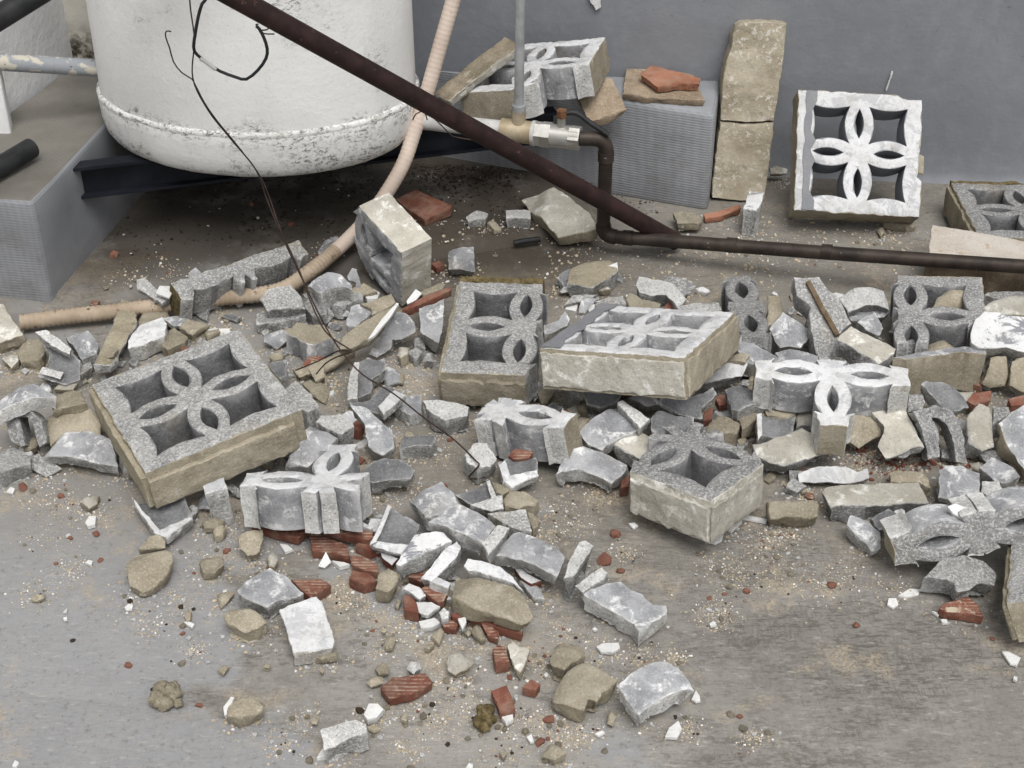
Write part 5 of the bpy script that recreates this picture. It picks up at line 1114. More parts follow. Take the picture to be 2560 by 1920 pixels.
c(MOR, 'tan mortar wedge behind the shallow corner trough', 'B3', [(440, 690), (540, 720), (640, 765), (540, 810), (480, 790)], 'm', t=.03)
c(MOR, 'tan mortar piece peeping behind the grey triangular slab', 'B3', [(750, 960), (800, 970), (860, 1030), (850, 1080), (800, 1110)], 'm', t=.025)
c(WEB, 'convex grey slab with long white front, right of the big convex slab', 'B3', [(460, 1320), (550, 1230), (640, 1160), (680, 1150), (790, 1180), (900, 1210), (1030, 1280), (1080, 1340), (1050, 1440), (1010, 1540), (860, 1460), (700, 1390)], 'gw', t=.035, b=.015, tilt=12, bend=.010, ax=20)
c(TER, 'red tile bit with white plaster under the convex grey slab', 'B3', [(635, 1450), (680, 1430), (780, 1510), (880, 1560), (790, 1590), (700, 1540)], 'wt', t=.02, b=.0, tilt=10)
c(WEB, 'flat grey shard with white crumbs beside the large beige slab', 'B3', [(690, 1560), (780, 1570), (860, 1620), (905, 1720), (800, 1700)], 'g', t=.012)
c(MOR, 'large smooth beige mortar slab on top of red tile pieces', 'B3', [(130, 1450), (230, 1480), (430, 1540), (640, 1600), (720, 1680), (815, 1840), (760, 1890), (700, 1905), (600, 1880), (400, 1830), (220, 1760), (100, 1690)], 'dm', t=.036, b=.02, tilt=8)
c(WEB, 'white strip of broken web along the back of the large beige slab', 'B3', [(200, 1430), (240, 1365), (380, 1395), (520, 1440), (640, 1530), (722, 1655), (640, 1590), (430, 1510), (235, 1465)], 'ww', t=.045, b=.02, tilt=10)
c(TER, 'long red tile under the front of the large beige slab', 'C3', [(250, 350), (420, 340), (720, 460), (705, 500), (520, 450), (350, 390)], 't', t=.018, b=.0)
c(TER, 'ribbed red bit in front of the long red tile', 'C3', [(350, 400), (400, 400), (510, 480), (500, 545), (410, 515)], 'tr', t=.014)
c(LMP, 'tan mortar crescent before the long red tile', 'C3', [(265, 440), (320, 360), (350, 400), (395, 510), (350, 530)], 'm', t=.02)
c(TER, 'upright ribbed red bit beside the pointed pale lump', 'C3', [(455, 630), (500, 590), (560, 610), (600, 735), (480, 755)], 'tr', t=.022)
c(MOR, 'pointed pale mortar piece with rust stain', 'C3', [(580, 590), (630, 550), (690, 600), (780, 630), (740, 760), (690, 830), (640, 790), (600, 700)], 'pm', t=.022)
c(MOR, 'tan cobble-like mortar chunk touching the cracked tan block', 'C3', [(985, 630), (1010, 570), (1080, 540), (1180, 555), (1250, 580), (1255, 680), (1140, 745), (1080, 800), (960, 770), (940, 720)], 'm', t=.036)
c(MOR, 'cracked tan mortar block with dark crumbly end', 'C3', [(970, 1010), (1040, 900), (1110, 790), (1220, 715), (1380, 800), (1540, 880), (1480, 950), (1400, 1000), (1360, 1080), (1280, 1060), (1240, 1150), (1100, 1100), (980, 1050)], 'dm', t=.036, tilt=5)
c(WEB, 'arched grey web piece with white broken front alone on the open floor', 'C3', [(1535, 930), (1620, 870), (1720, 815), (1850, 760), (1950, 740), (2060, 780), (2140, 870), (2205, 975), (2080, 1000), (1960, 1040), (1840, 1110), (1720, 1190), (1630, 1080)], 'gw', t=.042, b=.0, tilt=10, bend=.014, ax=25)
c(TER, 'plain red tile shard with white end on the open floor', 'C3', [(440, 990), (575, 940), (610, 1020), (640, 1100), (650, 1150), (520, 1195), (490, 1090)], 't', t=.018)
c(FLK, 'white plaster bit at the end of the plain red shard', 'C3', [(530, 1215), (630, 1190), (635, 1235), (570, 1265)], 'f', t=.010)
c(TER, 'triangular red tile crumb on the open floor', 'C3', [(710, 960), (790, 890), (870, 930), (830, 985)], 't', t=.018)
c(LMP, 'tan oval mortar lump at the edge of the open floor', 'C3', [(860, 1500), (960, 1410), (1040, 1440), (1100, 1510), (990, 1560)], 'm', t=.024)
c(LMP, 'small upright tan pebble before the arched grey web piece', 'C3', [(1440, 1250), (1460, 1130), (1530, 1190), (1495, 1270)], 'm', t=.014)
c(LMP, 'small tan pebble beside the tan oval lump', 'C3', [(510, 1510), (550, 1470), (585, 1510), (550, 1550)], 'm', t=.014)
c(FLK, 'long ragged white paint flake beside the L-shaped web piece', 'C3', [(1350, 610), (1400, 580), (1540, 575), (1555, 620), (1490, 660), (1390, 655)], 'f', t=.005)
c(FLK, 'big ragged white paint flake before the arched grey web piece', 'C3', [(1945, 1390), (1980, 1310), (2060, 1250), (2090, 1320), (2050, 1395)], 'f', t=.005)
c(LMP, 'white and tan angular lump on the open floor', 'C3', [(50, 715), (70, 660), (180, 635), (300, 705), (240, 775), (130, 810), (60, 770)], 'pm', t=.026, tilt=6)
lp = [(1230, 150), (1300, 120), (1440, 60), (1560, 40), (1650, 110), (1750, 150), (1840, 250), (1950, 265), (1960, 330), (1850, 400), (1725, 480), (1680, 410), (1450, 280)]
c(WEB, 'long L-shaped grey web piece with white ends on the open floor', 'C3', lp, 'gw', t=.042, b=.0, tilt=6, bend=-.006, ax=-30)
c(WEB, 'upright white-edged arm of the L-shaped web piece', 'B3', [(1065, 1540), (1110, 1400), (1200, 1225), (1260, 1210), (1330, 1260), (1240, 1400), (1150, 1520)], 'rw', t=.06, b=.0, tilt=6)
c(WEB, 'short white arm on the L-shaped web piece', 'B3', [(1165, 1600), (1290, 1510), (1400, 1440), (1450, 1490), (1420, 1545), (1240, 1665)], 'rw', t=.02, b=.038, tilt=8)
# small stuff of the middle heap
for lb, k, t_, b_, pts in (
    ('white and grey plaster wedge in the small-rubble patch', 'wg', .02, .015, [(1530, 110), (1600, 60), (1690, 95), (1750, 165), (1690, 205), (1600, 140)]),
    ('pinkish tile piece with mortar skin in the small-rubble patch', 'tr', .018, .015, [(1690, 110), (1800, 60), (1940, 130), (1900, 215), (1850, 225)]),
    ('knobbly white plaster lump on the pinkish tile piece', 'ww', .022, .03, [(1780, 40), (1840, 5), (1960, 60), (1940, 105), (1900, 95)]),
    ('square red tile bit in the small-rubble patch', 't', .022, .0, [(1545, 180), (1600, 140), (1690, 260), (1680, 320), (1560, 290)]),
    ('flat white flake over a tan crumb in the small-rubble patch', 'ww', .014, .012, [(1660, 220), (1790, 220), (1870, 260), (1760, 335), (1690, 315)]),
    ('little white cube of plaster in the small-rubble patch', 'rw', .02, .01, [(1855, 310), (1900, 270), (1950, 310), (1940, 365), (1880, 370)]),
    ('curled white flake at the front of the small-rubble patch', 'f', .012, .0, [(1680, 390), (1820, 360), (1870, 400), (1800, 440), (1700, 445)]),
    ('red tile bit with white flake, front of the small-rubble patch', 't', .022, .0, [(1955, 320), (2050, 300), (2115, 330), (2090, 375), (1970, 355)]),
    ('ribbed red crumb at the front of the small-rubble patch', 'tr', .014, .0, [(1880, 400), (1950, 370), (2025, 410), (2005, 460), (1900, 445)]),
    ('pointed white flake by the ribbed red crumb', 'f', .006, .018, [(2020, 370), (2090, 350), (2095, 400), (2060, 465)])):
    c({'t': TER, 'tr': TER, 'f': FLK}.get(k, WEB), lb, 'C2', pts, k, t=t_, b=b_, tilt=6)
c(WEB, 'grey slab lying over a ribbed red shard on the open floor', 'C2', [(110, 120), (200, 40), (300, -20), (400, -70), (520, -10), (690, 150), (560, 200), (460, 225), (380, 280), (250, 220), (150, 170)], 'g', t=.038, b=.0, tilt=8)
c(WEB, 'squarish white slab with raised edge on the open floor', 'C2', [(475, 290), (640, 225), (800, 175), (850, 220), (900, 390), (960, 560), (945, 620), (780, 650), (600, 665), (530, 450)], 'ww', t=.032, b=.0, tilt=6)
c(MOR, 'tan mortar tongue under the squarish white slab', 'C2', [(770, 690), (900, 650), (975, 640), (980, 690), (840, 715)], 'm', t=.015)
c(TER, 'ribbed red shard next to the squarish white slab', 'C2', [(580, 30), (740, 30), (830, 20), (925, 75), (850, 130), (750, 180), (690, 140)], 'tr', t=.018)
c(MOR, 'tan loaf-shaped mortar chunk touching the grey slab', 'C2', [(-10, 330), (30, 260), (200, 240), (330, 310), (370, 380), (290, 435), (190, 470), (20, 405)], 'm', t=.034)
c(MOR, 'tan mortar stone with a white painted side, alone on the floor', 'C2', [(15, 1120), (80, 1060), (170, 1030), (330, 1060), (345, 1140), (280, 1195), (120, 1225), (20, 1190)], 'm', t=.03)
c(FLK, 'white painted side of the lone tan mortar stone', 'C2', [(-8, 1130), (60, 1040), (90, 1045), (20, 1200), (0, 1200)], 'f', t=.014, b=.012, tilt=10)
c(TER, 'ribbed red tile shard with dried mortar, alone on the open floor', 'C2', [(1350, 965), (1450, 880), (1600, 860), (1740, 840), (1805, 915), (1700, 980), (1600, 1030), (1430, 1065)], 'tr', t=.018, tilt=4)
c(WEB, 'whitish rough brick-like chunk nearest the open edge', 'C2', [(830, 1330), (900, 1300), (1010, 1265), (1130, 1240), (1225, 1280), (1240, 1340), (1180, 1375), (1080, 1400), (980, 1450), (860, 1500)], 'rw', t=.04, tilt=4)
c(FLK, 'white flake sticking out under the rough brick-like chunk', 'C2', [(800, 1570), (850, 1490), (890, 1520), (880, 1565)], 'f', t=.006)
c(WEB, 'small white ridged plaster piece beside the brick-like chunk', 'C2', [(1205, 1195), (1250, 1100), (1330, 1100), (1380, 1150), (1320, 1220), (1240, 1240)], 'f', t=.016, tilt=8)
c(LMP, 'tan pebble under the small white ridged piece', 'C2', [(1240, 1280), (1290, 1250), (1340, 1295), (1290, 1315)], 'm', t=.012)
c(LMP, 'white plaster cube by the ribbed red shard', 'C2', [(1575, 770), (1610, 710), (1690, 720), (1710, 765), (1640, 815)], 'rw', t=.022)
PEB = 'tan mortar pebble lying loose on the open floor before the heap'
for pts in ([(1300, 775), (1370, 725), (1430, 755), (1420, 820), (1340, 830)], [(1230, 905), (1270, 845), (1370, 845), (1378, 900), (1270, 940)], [(1390, 560), (1420, 490), (1490, 510), (1450, 600), (1400, 610)], [(1795, 500), (1870, 430), (1900, 470), (1860, 560)], [(1470, 230), (1500, 170), (1540, 200), (1500, 265)], [(1350, 460), (1385, 425), (1415, 445), (1385, 470)], [(740, 1220), (780, 1190), (820, 1215), (800, 1255), (750, 1250)], [(1525, 1220), (1545, 1155), (1585, 1180), (1575, 1235)], [(1730, 600), (1760, 560), (1820, 570), (1770, 615)], [(320, 770), (350, 735), (400, 740), (395, 775)], [(820, 800), (840, 780), (870, 790), (850, 820)], [(2080, 470), (2110, 450), (2140, 475), (2110, 505)]):
    c(LMP, PEB, 'C2', pts, 'm', t=.014, group='loose tan pebbles on the open floor')
for pts in ([(1870, 120), (1950, 110), (2030, 130), (1960, 200), (1900, 245)], [(1590, 320), (1610, 270), (1650, 290), (1640, 350), (1610, 365)], [(250, 175), (290, 140), (390, 130), (380, 180), (310, 195)], [(1880, 790), (1930, 740), (1985, 760), (1930, 825)]):
    c(LMP, PEB, 'C1', pts, 'm', t=.013, group='loose tan pebbles on the open floor')
# ---- right heap
c(MOR, 'tan and white slanted slab in front of the square trough', 'B4', [(830, 380), (960, 350), (1090, 300), (1200, 265), (1260, 240), (1420, 300), (1465, 390), (1480, 450), (1290, 510), (1120, 570), (980, 540), (870, 480)], 'pd', t=.035, b=.012, tilt=20)
c(WEB, 'flat spindle-shaped whitish web piece lying in front of the slanted slab', 'B4', [(1225, 640), (1330, 590), (1480, 565), (1640, 575), (1740, 620), (1830, 590), (1845, 680), (1690, 720), (1450, 715), (1235, 715)], 'w', t=.022, b=.0, tilt=38)
c(MOR, 'long pale beam-like mortar piece with dark front', 'B5', [(465, 780), (500, 740), (750, 715), (1050, 700), (1300, 700), (1345, 770), (1400, 880), (1100, 890), (800, 900), (540, 915)], 'pd', t=.045, b=.0, tilt=4)
c(MOR, 'tan brick-like mortar piece with crumbly dark foot, on the open floor', 'B5', [(0, 870), (200, 868), (400, 855), (445, 900), (435, 1000), (380, 1020), (200, 1010), (20, 1030), (5, 950)], 'dm', t=.04, b=.0, tilt=26)
c(MOR, 'smooth tan six-sided mortar lump beside the foot of the three-petal fragment', 'B5', [(690, 350), (710, 230), (740, 120), (790, 55), (860, 90), (940, 130), (990, 190), (970, 310), (790, 420)], 'm', t=.04, b=.0, tilt=42)
c(MOR, 'pale square slab with grey edge beside the six-sided lump', 'B5', [(890, 90), (1000, 75), (1190, 65), (1230, 160), (1300, 290), (1360, 395), (1030, 450), (960, 350), (1005, 230)], 'p', t=.028, b=.03, tilt=14)
c(WEB, 'arch-shaped grey web fragment straddling crumbs beside the pale square slab', 'B5', [(1250, 100), (1340, 70), (1440, 40), (1520, 70), (1600, 110), (1660, 220), (1700, 330), (1722, 550), (1625, 535), (1605, 400), (1590, 310), (1550, 220), (1480, 160), (1415, 155), (1460, 230), (1480, 300), (1485, 495), (1385, 515), (1360, 390), (1330, 270)], 'rg', t=.05, b=.0, tilt=50, lean=.04)
c(MOR, 'pale pitted mortar chunk beside the arch-shaped fragment', 'B5', [(1720, 150), (1770, 80), (1830, 20), (1920, 60), (1940, 200), (1960, 400), (1850, 440), (1735, 360)], 'p', t=.05, b=.0, tilt=22)
c(WEB, 'small grey lump behind the pale pitted chunk', 'B5', [(1940, 50), (2080, 60), (2095, 130), (1960, 155)], 'rg', t=.05, b=.03)
c(WEB, 'large rough grey slab leaning with tan edge beside the pale pitted chunk', 'B5', [(1990, 200), (2130, 90), (2260, 20), (2330, 300), (2320, 640), (2240, 640), (2160, 540), (2070, 400)], 'gm', t=.045, b=.0, tilt=24)
c(WEB, 'square blue-grey tile-like web piece by the pale beam', 'B5', [(1480, 600), (1530, 560), (1690, 570), (1840, 590), (1838, 740), (1830, 880), (1660, 850), (1480, 805)], 'g', t=.026, b=.012, tilt=10)
c(WEB, 'pointed blue-grey web shard behind the square tile-like piece', 'B5', [(1830, 570), (1930, 490), (2040, 540), (2140, 590), (2190, 630), (2060, 720), (1960, 700)], 'g', t=.03, b=.01, tilt=10)
c(WEB, 'whitish rough cube beside the square tile-like piece', 'B5', [(1840, 780), (1850, 690), (2000, 700), (2035, 780), (1900, 835)], 'rw', t=.035, b=.0, tilt=12)
c(MOR, 'tan mortar piece lying behind the pale beam', 'B5', [(1050, 620), (1100, 590), (1340, 620), (1390, 680), (1415, 770), (1320, 700), (1060, 690)], 'm', t=.03)
c(WEB, 'grey concave flake in front of the pale beam', 'B5', [(890, 1020), (1040, 935), (1110, 970), (1160, 1025), (1060, 1100), (960, 1130)], 'd', t=.022, b=.008, tilt=26)
c(WEB, 'curved grey plate with light edge in front of the pale beam', 'B5', [(680, 1085), (710, 1010), (870, 1010), (970, 1130), (975, 1270), (900, 1285), (800, 1190)], 'g', t=.03, b=.0, tilt=14, bend=-.008, ax=-40)
c(FLK, 'thick white crust on the curved lens-hole fragment', 'B5', [(1550, 920), (1620, 890), (1720, 930), (1830, 975), (1820, 1035), (1720, 1075), (1600, 980)], 'f', t=.012, b=.10, tilt=30)
c(WEB, 'flared grey web piece under the curved lens-hole fragment', 'B5', [(1360, 1510), (1480, 1400), (1680, 1350), (1860, 1390), (1980, 1470), (1960, 1590), (1840, 1590), (1740, 1650), (1640, 1670), (1600, 1590)], 'r', t=.04, b=.0, tilt=14, bend=.012)
c(TER, 'wedge-shaped ribbed red shard at the end of the heap on the open floor', 'C4', [(1640, 215), (1680, 180), (1830, 135), (1900, 190), (1940, 275), (1800, 250), (1680, 240)], 'tr', t=.018, tilt=4)
FLW = 'white paint flake lying loose on the open grey floor'
for tl, pts in (('C4', [(1365, 130), (1440, 85), (1510, 90), (1500, 125), (1420, 140)]), ('C4', [(1290, 190), (1300, 150), (1350, 150), (1365, 190), (1330, 215)]), ('C4', [(2065, 510), (2110, 510), (2190, 550), (2165, 605), (2120, 590)]), ('C4', [(2140, 695), (2145, 675), (2170, 680), (2165, 710)]), ('C4', [(1590, 235), (1640, 250), (1635, 270)]), ('C4', [(1650, 290), (1690, 290), (1700, 315), (1665, 315)]), ('C4', [(90, 320), (120, 300), (140, 330), (100, 340)]), ('C4', [(0, 770), (25, 810), (30, 840), (0, 848), (-30, 830)]),
                ('C1', [(1075, 270), (1110, 240), (1150, 250), (1140, 285), (1090, 295)]), ('C1', [(1590, 400), (1620, 385), (1680, 415), (1660, 445)]), ('C1', [(105, 1640), (130, 1590), (165, 1610), (140, 1650)]), ('C1', [(545, 310), (580, 280), (575, 305)]), ('C1', [(545, 360), (575, 352), (580, 372), (552, 380)]), ('C3', [(220, 1659), (250, 1615), (285, 1625), (280, 1670)]), ('C3', [(750, 1390), (790, 1365), (810, 1430), (780, 1435)]), ('C3', [(1340, 1360), (1400, 1335), (1425, 1350), (1370, 1380)]), ('C3', [(895, 850), (920, 830), (940, 850), (915, 875)]),
                ('C3', [(1315, 455), (1340, 442), (1360, 460), (1335, 470)]), ('B3', [(1630, 1065), (1680, 1058), (1712, 1085), (1670, 1110)]), ('B1', [(55, 790), (90, 750), (130, 765), (110, 805)]), ('B1', [(735, 1405), (765, 1380), (800, 1390), (790, 1425)]), ('B4', [(430, 1210), (500, 1160), (585, 1150), (570, 1210), (510, 1240)]), ('B4', [(600, 1110), (710, 990), (745, 1050), (650, 1140)]), ('B4', [(750, 1020), (790, 995), (960, 1030), (950, 1055)])):
    c(FLK, FLW, tl, pts, 'f', t=.004, group='loose white flakes on the open floor')
c(WEB, 'buff-topped brick-like block lying across the right heap', 'T4', [(595, 840), (660, 780), (720, 730), (910, 830), (1110, 930), (1100, 975), (960, 1060), (930, 1040), (760, 940)], 'pd', t=.05, b=.05, tilt=10, roll=6)
c(WEB, 'grey diamond-shaped slab propped between the block strips', 'T4', [(10, 770), (70, 690), (130, 620), (240, 690), (360, 770), (370, 830), (290, 930), (110, 920)], 'g', t=.03, b=.02, tilt=26)
xf = c(WEB, 'grooved grey block fragment with a rusty bar in its groove', 'T4', [(220, 320), (300, 330), (440, 320), (520, 430), (600, 480), (660, 600), (720, 720), (610, 820), (580, 960), (560, 1050), (450, 1050), (400, 900), (370, 780), (350, 640), (370, 580), (250, 480)], 'rg', t=.06, b=.0, tilt=34, lean=.04)
rb_ = link('rusty_bar', tube([onplane(*px('T4', p), xf.matrix_world.translation + xf.matrix_world.to_3x3() @ Vector((0, 0, .006)), xf.matrix_world.to_3x3() @ Vector((0, 0, 1))) for p in ((345, 360), (450, 560), (600, 825))], .0055, 6), None, ('rusty_bar',))
rb_.parent = xf; rb_.matrix_parent_inverse = Matrix.Identity(4); rb_.data.transform(xf.matrix_world.inverted())
c(WEB, 'pale arched web piece behind the grooved fragment', 'T4', [(620, 480), (740, 420), (880, 415), (1010, 415), (1040, 490), (1060, 580), (920, 570), (800, 590), (690, 620)], 'rw', t=.05, b=.03, tilt=18, bend=.01)
c(WEB, 'smooth blue-grey web face under the pale arched piece', 'T4', [(690, 650), (800, 600), (920, 575), (1060, 600), (1010, 670), (860, 690), (720, 700)], 'g', t=.03, b=.03, tilt=30)
c(WEB, 'grey kite-shaped chunk before the pale arched piece', 'T4', [(770, 710), (840, 660), (920, 615), (1000, 760), (960, 820), (850, 780)], 'g', t=.04, b=.035, tilt=20)
c(WEB, 'rough grey nub below the block corner with the tan lump', 'T4', [(1040, 790), (1130, 700), (1260, 740), (1270, 840), (1180, 850)], 'rg', t=.05, b=.0, tilt=16)
c(WEB, 'small pyramid-like grey nub before the block corner', 'T4', [(1170, 950), (1190, 870), (1250, 845), (1310, 940), (1230, 970)], 'rg', t=.05, b=.015, tilt=16)
c(LMP, 'torn tan lump lying inside the grey block corner', 'T4', [(1420, 570), (1480, 460), (1600, 400), (1720, 390), (1760, 480), (1700, 570), (1570, 580)], 'm', t=.05, b=.052, tilt=22, warp=.006)
c(LMP, 'smooth tan lump below the grey block corner', 'T4', [(1350, 940), (1400, 850), (1520, 830), (1640, 870), (1735, 920), (1560, 950)], 'm', t=.05, b=.035, tilt=14)
c(MOR, 'long mortar-sided frame bar facing the open floor, right heap', 'T4', [(1080, 1010), (1250, 985), (1400, 955), (1560, 930), (1700, 920), (1890, 950), (1885, 985), (1700, 965), (1400, 1005), (1200, 1030)], 'gm', t=.085, b=.0, tilt=-4, lean=.02)
c(MOR, 'tan upright mortar piece at the end of the long frame bar', 'T4', [(1930, 1010), (2060, 1000), (2095, 1180), (2050, 1260), (1930, 1280), (1860, 1240), (1900, 1120)], 'm', t=.04, b=.0, tilt=50)
c(MOR, 'tan mortar piece with grey top beyond the upright one', 'T4', [(2110, 1050), (2240, 1000), (2250, 1330), (2160, 1300), (2085, 1260)], 'm', t=.04, b=.0, tilt=50)
c(WEB, 'dark speckled web slab standing before the long frame bar', 'T4', [(1320, 1245), (1370, 1215), (1600, 1240), (1690, 1310), (1745, 1430), (1640, 1480), (1540, 1470), (1470, 1400)], 'd', t=.035, b=.02, tilt=28)
c(WEB, 'small grey cube beside the dark speckled web slab', 'T4', [(1215, 1320), (1330, 1310), (1362, 1400), (1330, 1460), (1210, 1460)], 'rg', t=.045, b=.0, tilt=16)
c(TER, 'red tile shard peeking out beyond the dark speckled slab', 'T4', [(1720, 1390), (1770, 1320), (1930, 1300), (1925, 1380), (1790, 1430)], 't', t=.02, b=.015, tilt=12)
c(TER, 'red tile shard peeking out by the far end of the right heap', 'T4', [(2080, 1370), (2240, 1330), (2240, 1420), (2100, 1430)], 't', t=.02, b=.015, tilt=12)
c(SLB, 'white painted slab with grey patch and torn flakes, right heap', 'T4', [(1750, 810), (1790, 680), (1870, 615), (2040, 640), (2212, 660), (2330, 690), (2330, 1000), (2160, 960), (2060, 930), (1930, 935), (1820, 930), (1755, 890)], 'wg', t=.04, b=.05, tilt=18)
c(SLB, 'cream rough slab lying behind the white painted one', 'T4', [(1850, 580), (1960, 510), (2080, 480), (2212, 470), (2330, 475), (2330, 650), (2100, 640), (1870, 610)], 'pm', t=.05, b=.06, tilt=12)
c(WEB, 'grey rubble lump behind the cream rough slab', 'T4', [(1870, 470), (1960, 440), (2080, 440), (2240, 440), (2240, 480), (2000, 510)], 'rg', t=.05, b=.0, tilt=6)
c(SLB, 'big pinkish white stone slab with brown dirty front under the copper pipe', 'P', [(2330, 562), (2440, 580), (2560, 602), (2640, 615), (2640, 684), (2480, 668), (2318, 652)], 'bs', t=.078, b=.012, tilt=3)
# behind the whitewashed block
c(WEB, 'rough chunk with a white painted end lying behind the whitewashed block', 'T3', [(470, 370), (500, 250), (600, 190), (700, 175), (840, 160), (915, 190), (910, 260), (800, 340), (700, 400), (670, 400)], 'ms', t=.04, b=.0, tilt=4)
c(FLK, 'white painted end of the rough chunk behind the whitewashed block', 'T3', [(680, 430), (700, 330), (760, 260), (910, 190), (915, 270), (800, 370)], 'f', t=.006, b=.006, tilt=42)
c(WEB, 'whitish claw-shaped web arc behind the whitewashed block', 'T3', [(1070, 390), (1100, 310), (1190, 330), (1290, 340), (1400, 380), (1510, 480), (1480, 540), (1430, 560), (1330, 470), (1200, 480), (1100, 450)], 'rw', t=.045, b=.0, tilt=8)
c(WEB, 'thin blue-grey shard lying alone behind the claw-shaped arc', 'T3', [(1400, 340), (1480, 330), (1585, 390), (1500, 425), (1440, 400)], 'gf', t=.010)
c(WEB, 'rough grey bar behind the back edge of the whitewashed block', 'T3', [(720, 520), (960, 480), (985, 550), (740, 580)], 'r', t=.05, b=.0)
c(MOR, 'tan mortar slope piece behind the whitewashed block', 'T3', [(980, 500), (1010, 440), (1150, 500), (1290, 540), (1270, 590), (1020, 580)], 'm', t=.045, b=.0, tilt=10)
c(WEB, 'long pale bar behind the back corner of the whitewashed block', 'T3', [(1420, 570), (1560, 545), (1790, 540), (1815, 610), (1440, 620)], 'r', t=.05, b=.0, tilt=4)
c(WEB, 'white hollow piece wedged under the whitewashed block corner', 'T3', [(1600, 1230), (1640, 1140), (1800, 1045), (1900, 1035), (2010, 1030), (2040, 1080), (1985, 1180), (1880, 1190), (1700, 1230)], 'w', t=.03, b=.025, tilt=24)
c(MOR, 'tan lump on the white hollow piece', 'T3', [(1830, 1025), (1900, 990), (1990, 960), (2060, 980), (2025, 1050)], 'm', t=.03, b=.05)
c(WEB, 'white-edged concave web piece behind the three-petal fragment', 'T3', [(1920, 930), (1980, 820), (2040, 830), (2130, 900), (2230, 970), (2335, 1035), (2320, 1065), (2140, 1050), (2020, 1060)], 'gw', t=.05, b=.02, tilt=20, bend=-.008)
c(WEB, 'low grey web piece just behind the three-petal fragment', 'T4', [(60, 970), (180, 940), (300, 960), (435, 1000), (440, 1050), (250, 1040), (120, 1030)], 'g', t=.05, b=.02, tilt=10)
c(MOR, 'tan mortar slab beside the narrow two-petal strip', 'T4', [(-10, 480), (100, 470), (140, 600), (60, 720), (0, 740)], 'm', t=.05, b=.0, tilt=14)
# ---- by the wall and the plinths
c(TER, 'whole-looking smooth red tile end lying under the hose', 'A2', [(800, 1375), (870, 1340), (940, 1310), (1070, 1370), (1190, 1420), (1175, 1445), (1000, 1520), (850, 1420)], 't', t=.02, b=ZS, tilt=8)
c(WEB, 'small pale stone between red tile and the box-like offcut', 'A2', [(1285, 1495), (1370, 1440), (1440, 1475), (1420, 1510), (1300, 1520)], 'rw', t=.022, b=ZS)
c(MOR, 'small tan chip beside the pale stone behind the heap', 'A2', [(1430, 1535), (1470, 1505), (1530, 1575), (1480, 1585)], 'm', t=.016, b=ZS)
c(WEB, 'little box-like white offcut near the mortar slab', 'A2', [(1555, 1440), (1730, 1440), (1735, 1510), (1560, 1505)], 'rw', t=.03, b=ZS)
c(SLB, 'thick buff mortar slab lying between strut and copper drop pipe', 'A2', [(1660, 1330), (1770, 1295), (1890, 1265), (2020, 1370), (2150, 1480), (2200, 1580), (2060, 1610), (1920, 1630), (1780, 1470)], 'pm', t=.035, b=ZS - .01, tilt=10, roll=-4)
c(SLB, 'brown broken floor tile tilted on the edge of the plinth', 'A3', [(385, 640), (470, 580), (560, 525), (640, 545), (690, 650), (740, 750), (600, 805), (470, 845)], 'b', t=.022, b=.215, tilt=24, roll=-8)
c(SLB, 'brown rectangular tile lying flat on the plinth', 'A3', [(705, 650), (720, 560), (735, 470), (960, 480), (1200, 510), (1240, 610), (1278, 695), (1000, 680)], 'b', t=.02, b=.24)
c(TER, 'orange broken roof tile lying on the brown rectangular tile', 'A3', [(830, 510), (905, 450), (1000, 475), (1100, 500), (1250, 540), (1240, 580), (1090, 575), (950, 600)], 'to', t=.018, b=.262, tilt=4)
pk = c(SLB, 'weathered board-like stone strip leaning from plinth to white block', 'A2', [(1060, 650), (1085, 615), (1320, 430), (1550, 250), (1635, 290), (1640, 325), (1400, 500), (1160, 695)], 'bw', t=.02, b=.30, tilt=6, roll=-20)
# leaning masonry strip
n_col = Vector((0.0, -math.cos(R(14)), math.sin(R(14))))
base_ = gp(*px('A3', (1500, 1392)), 0.0)
cpts = [(1500, 190), (1540, 165), (1680, 158), (1845, 172), (1820, 420), (1800, 560), (1775, 700), (1750, 850), (1735, 1000), (1715, 1200), (1690, 1392), (1500, 1392), (1330, 1375), (1328, 1250), (1360, 1050), (1385, 840), (1390, 640), (1410, 460), (1450, 380), (1465, 280)]
ex_ = Vector((1, 0, 0)); ey_ = n_col.cross(ex_)
def mk_column():
    t = NT('column_face'); c_ = t.mix(t.ramp(t.noise(11, 5, 0.6), 0.35, 0.65), (0.30, 0.26, 0.19), (0.43, 0.385, 0.30))
    k = t.math('MULTIPLY', t.ramp(t.noise(85, 4, 0.7, dist=0.5), 0.52, 0.62), t.ramp(t.noise(9, 4, 0.6), 0.40, 0.56)); c_ = t.mix(t.math('MULTIPLY', k, 0.75), c_, (0.66, 0.63, 0.57))
    c_ = t.mix(t.math('MULTIPLY', t.ramp(t.noise(70, 5, 0.7), 0.6, 0.7), 0.6), c_, (0.15, 0.125, 0.09))
    M['column_face'] = t.done(c_, t.bump(t.noise(90, 5, 0.7), 0.7, 0.005), 0.95)
mk_column()
Mx = Matrix((ex_, ey_, n_col)).transposed().to_4x4(); Mx.translation = base_ + Vector((0, 0, .003))
colm = empty('masonry_strip', Mx.translation, 'tall broken masonry strip leaning against the dark wall beside the plinth', 'masonry piece'); colm.matrix_world = Mx
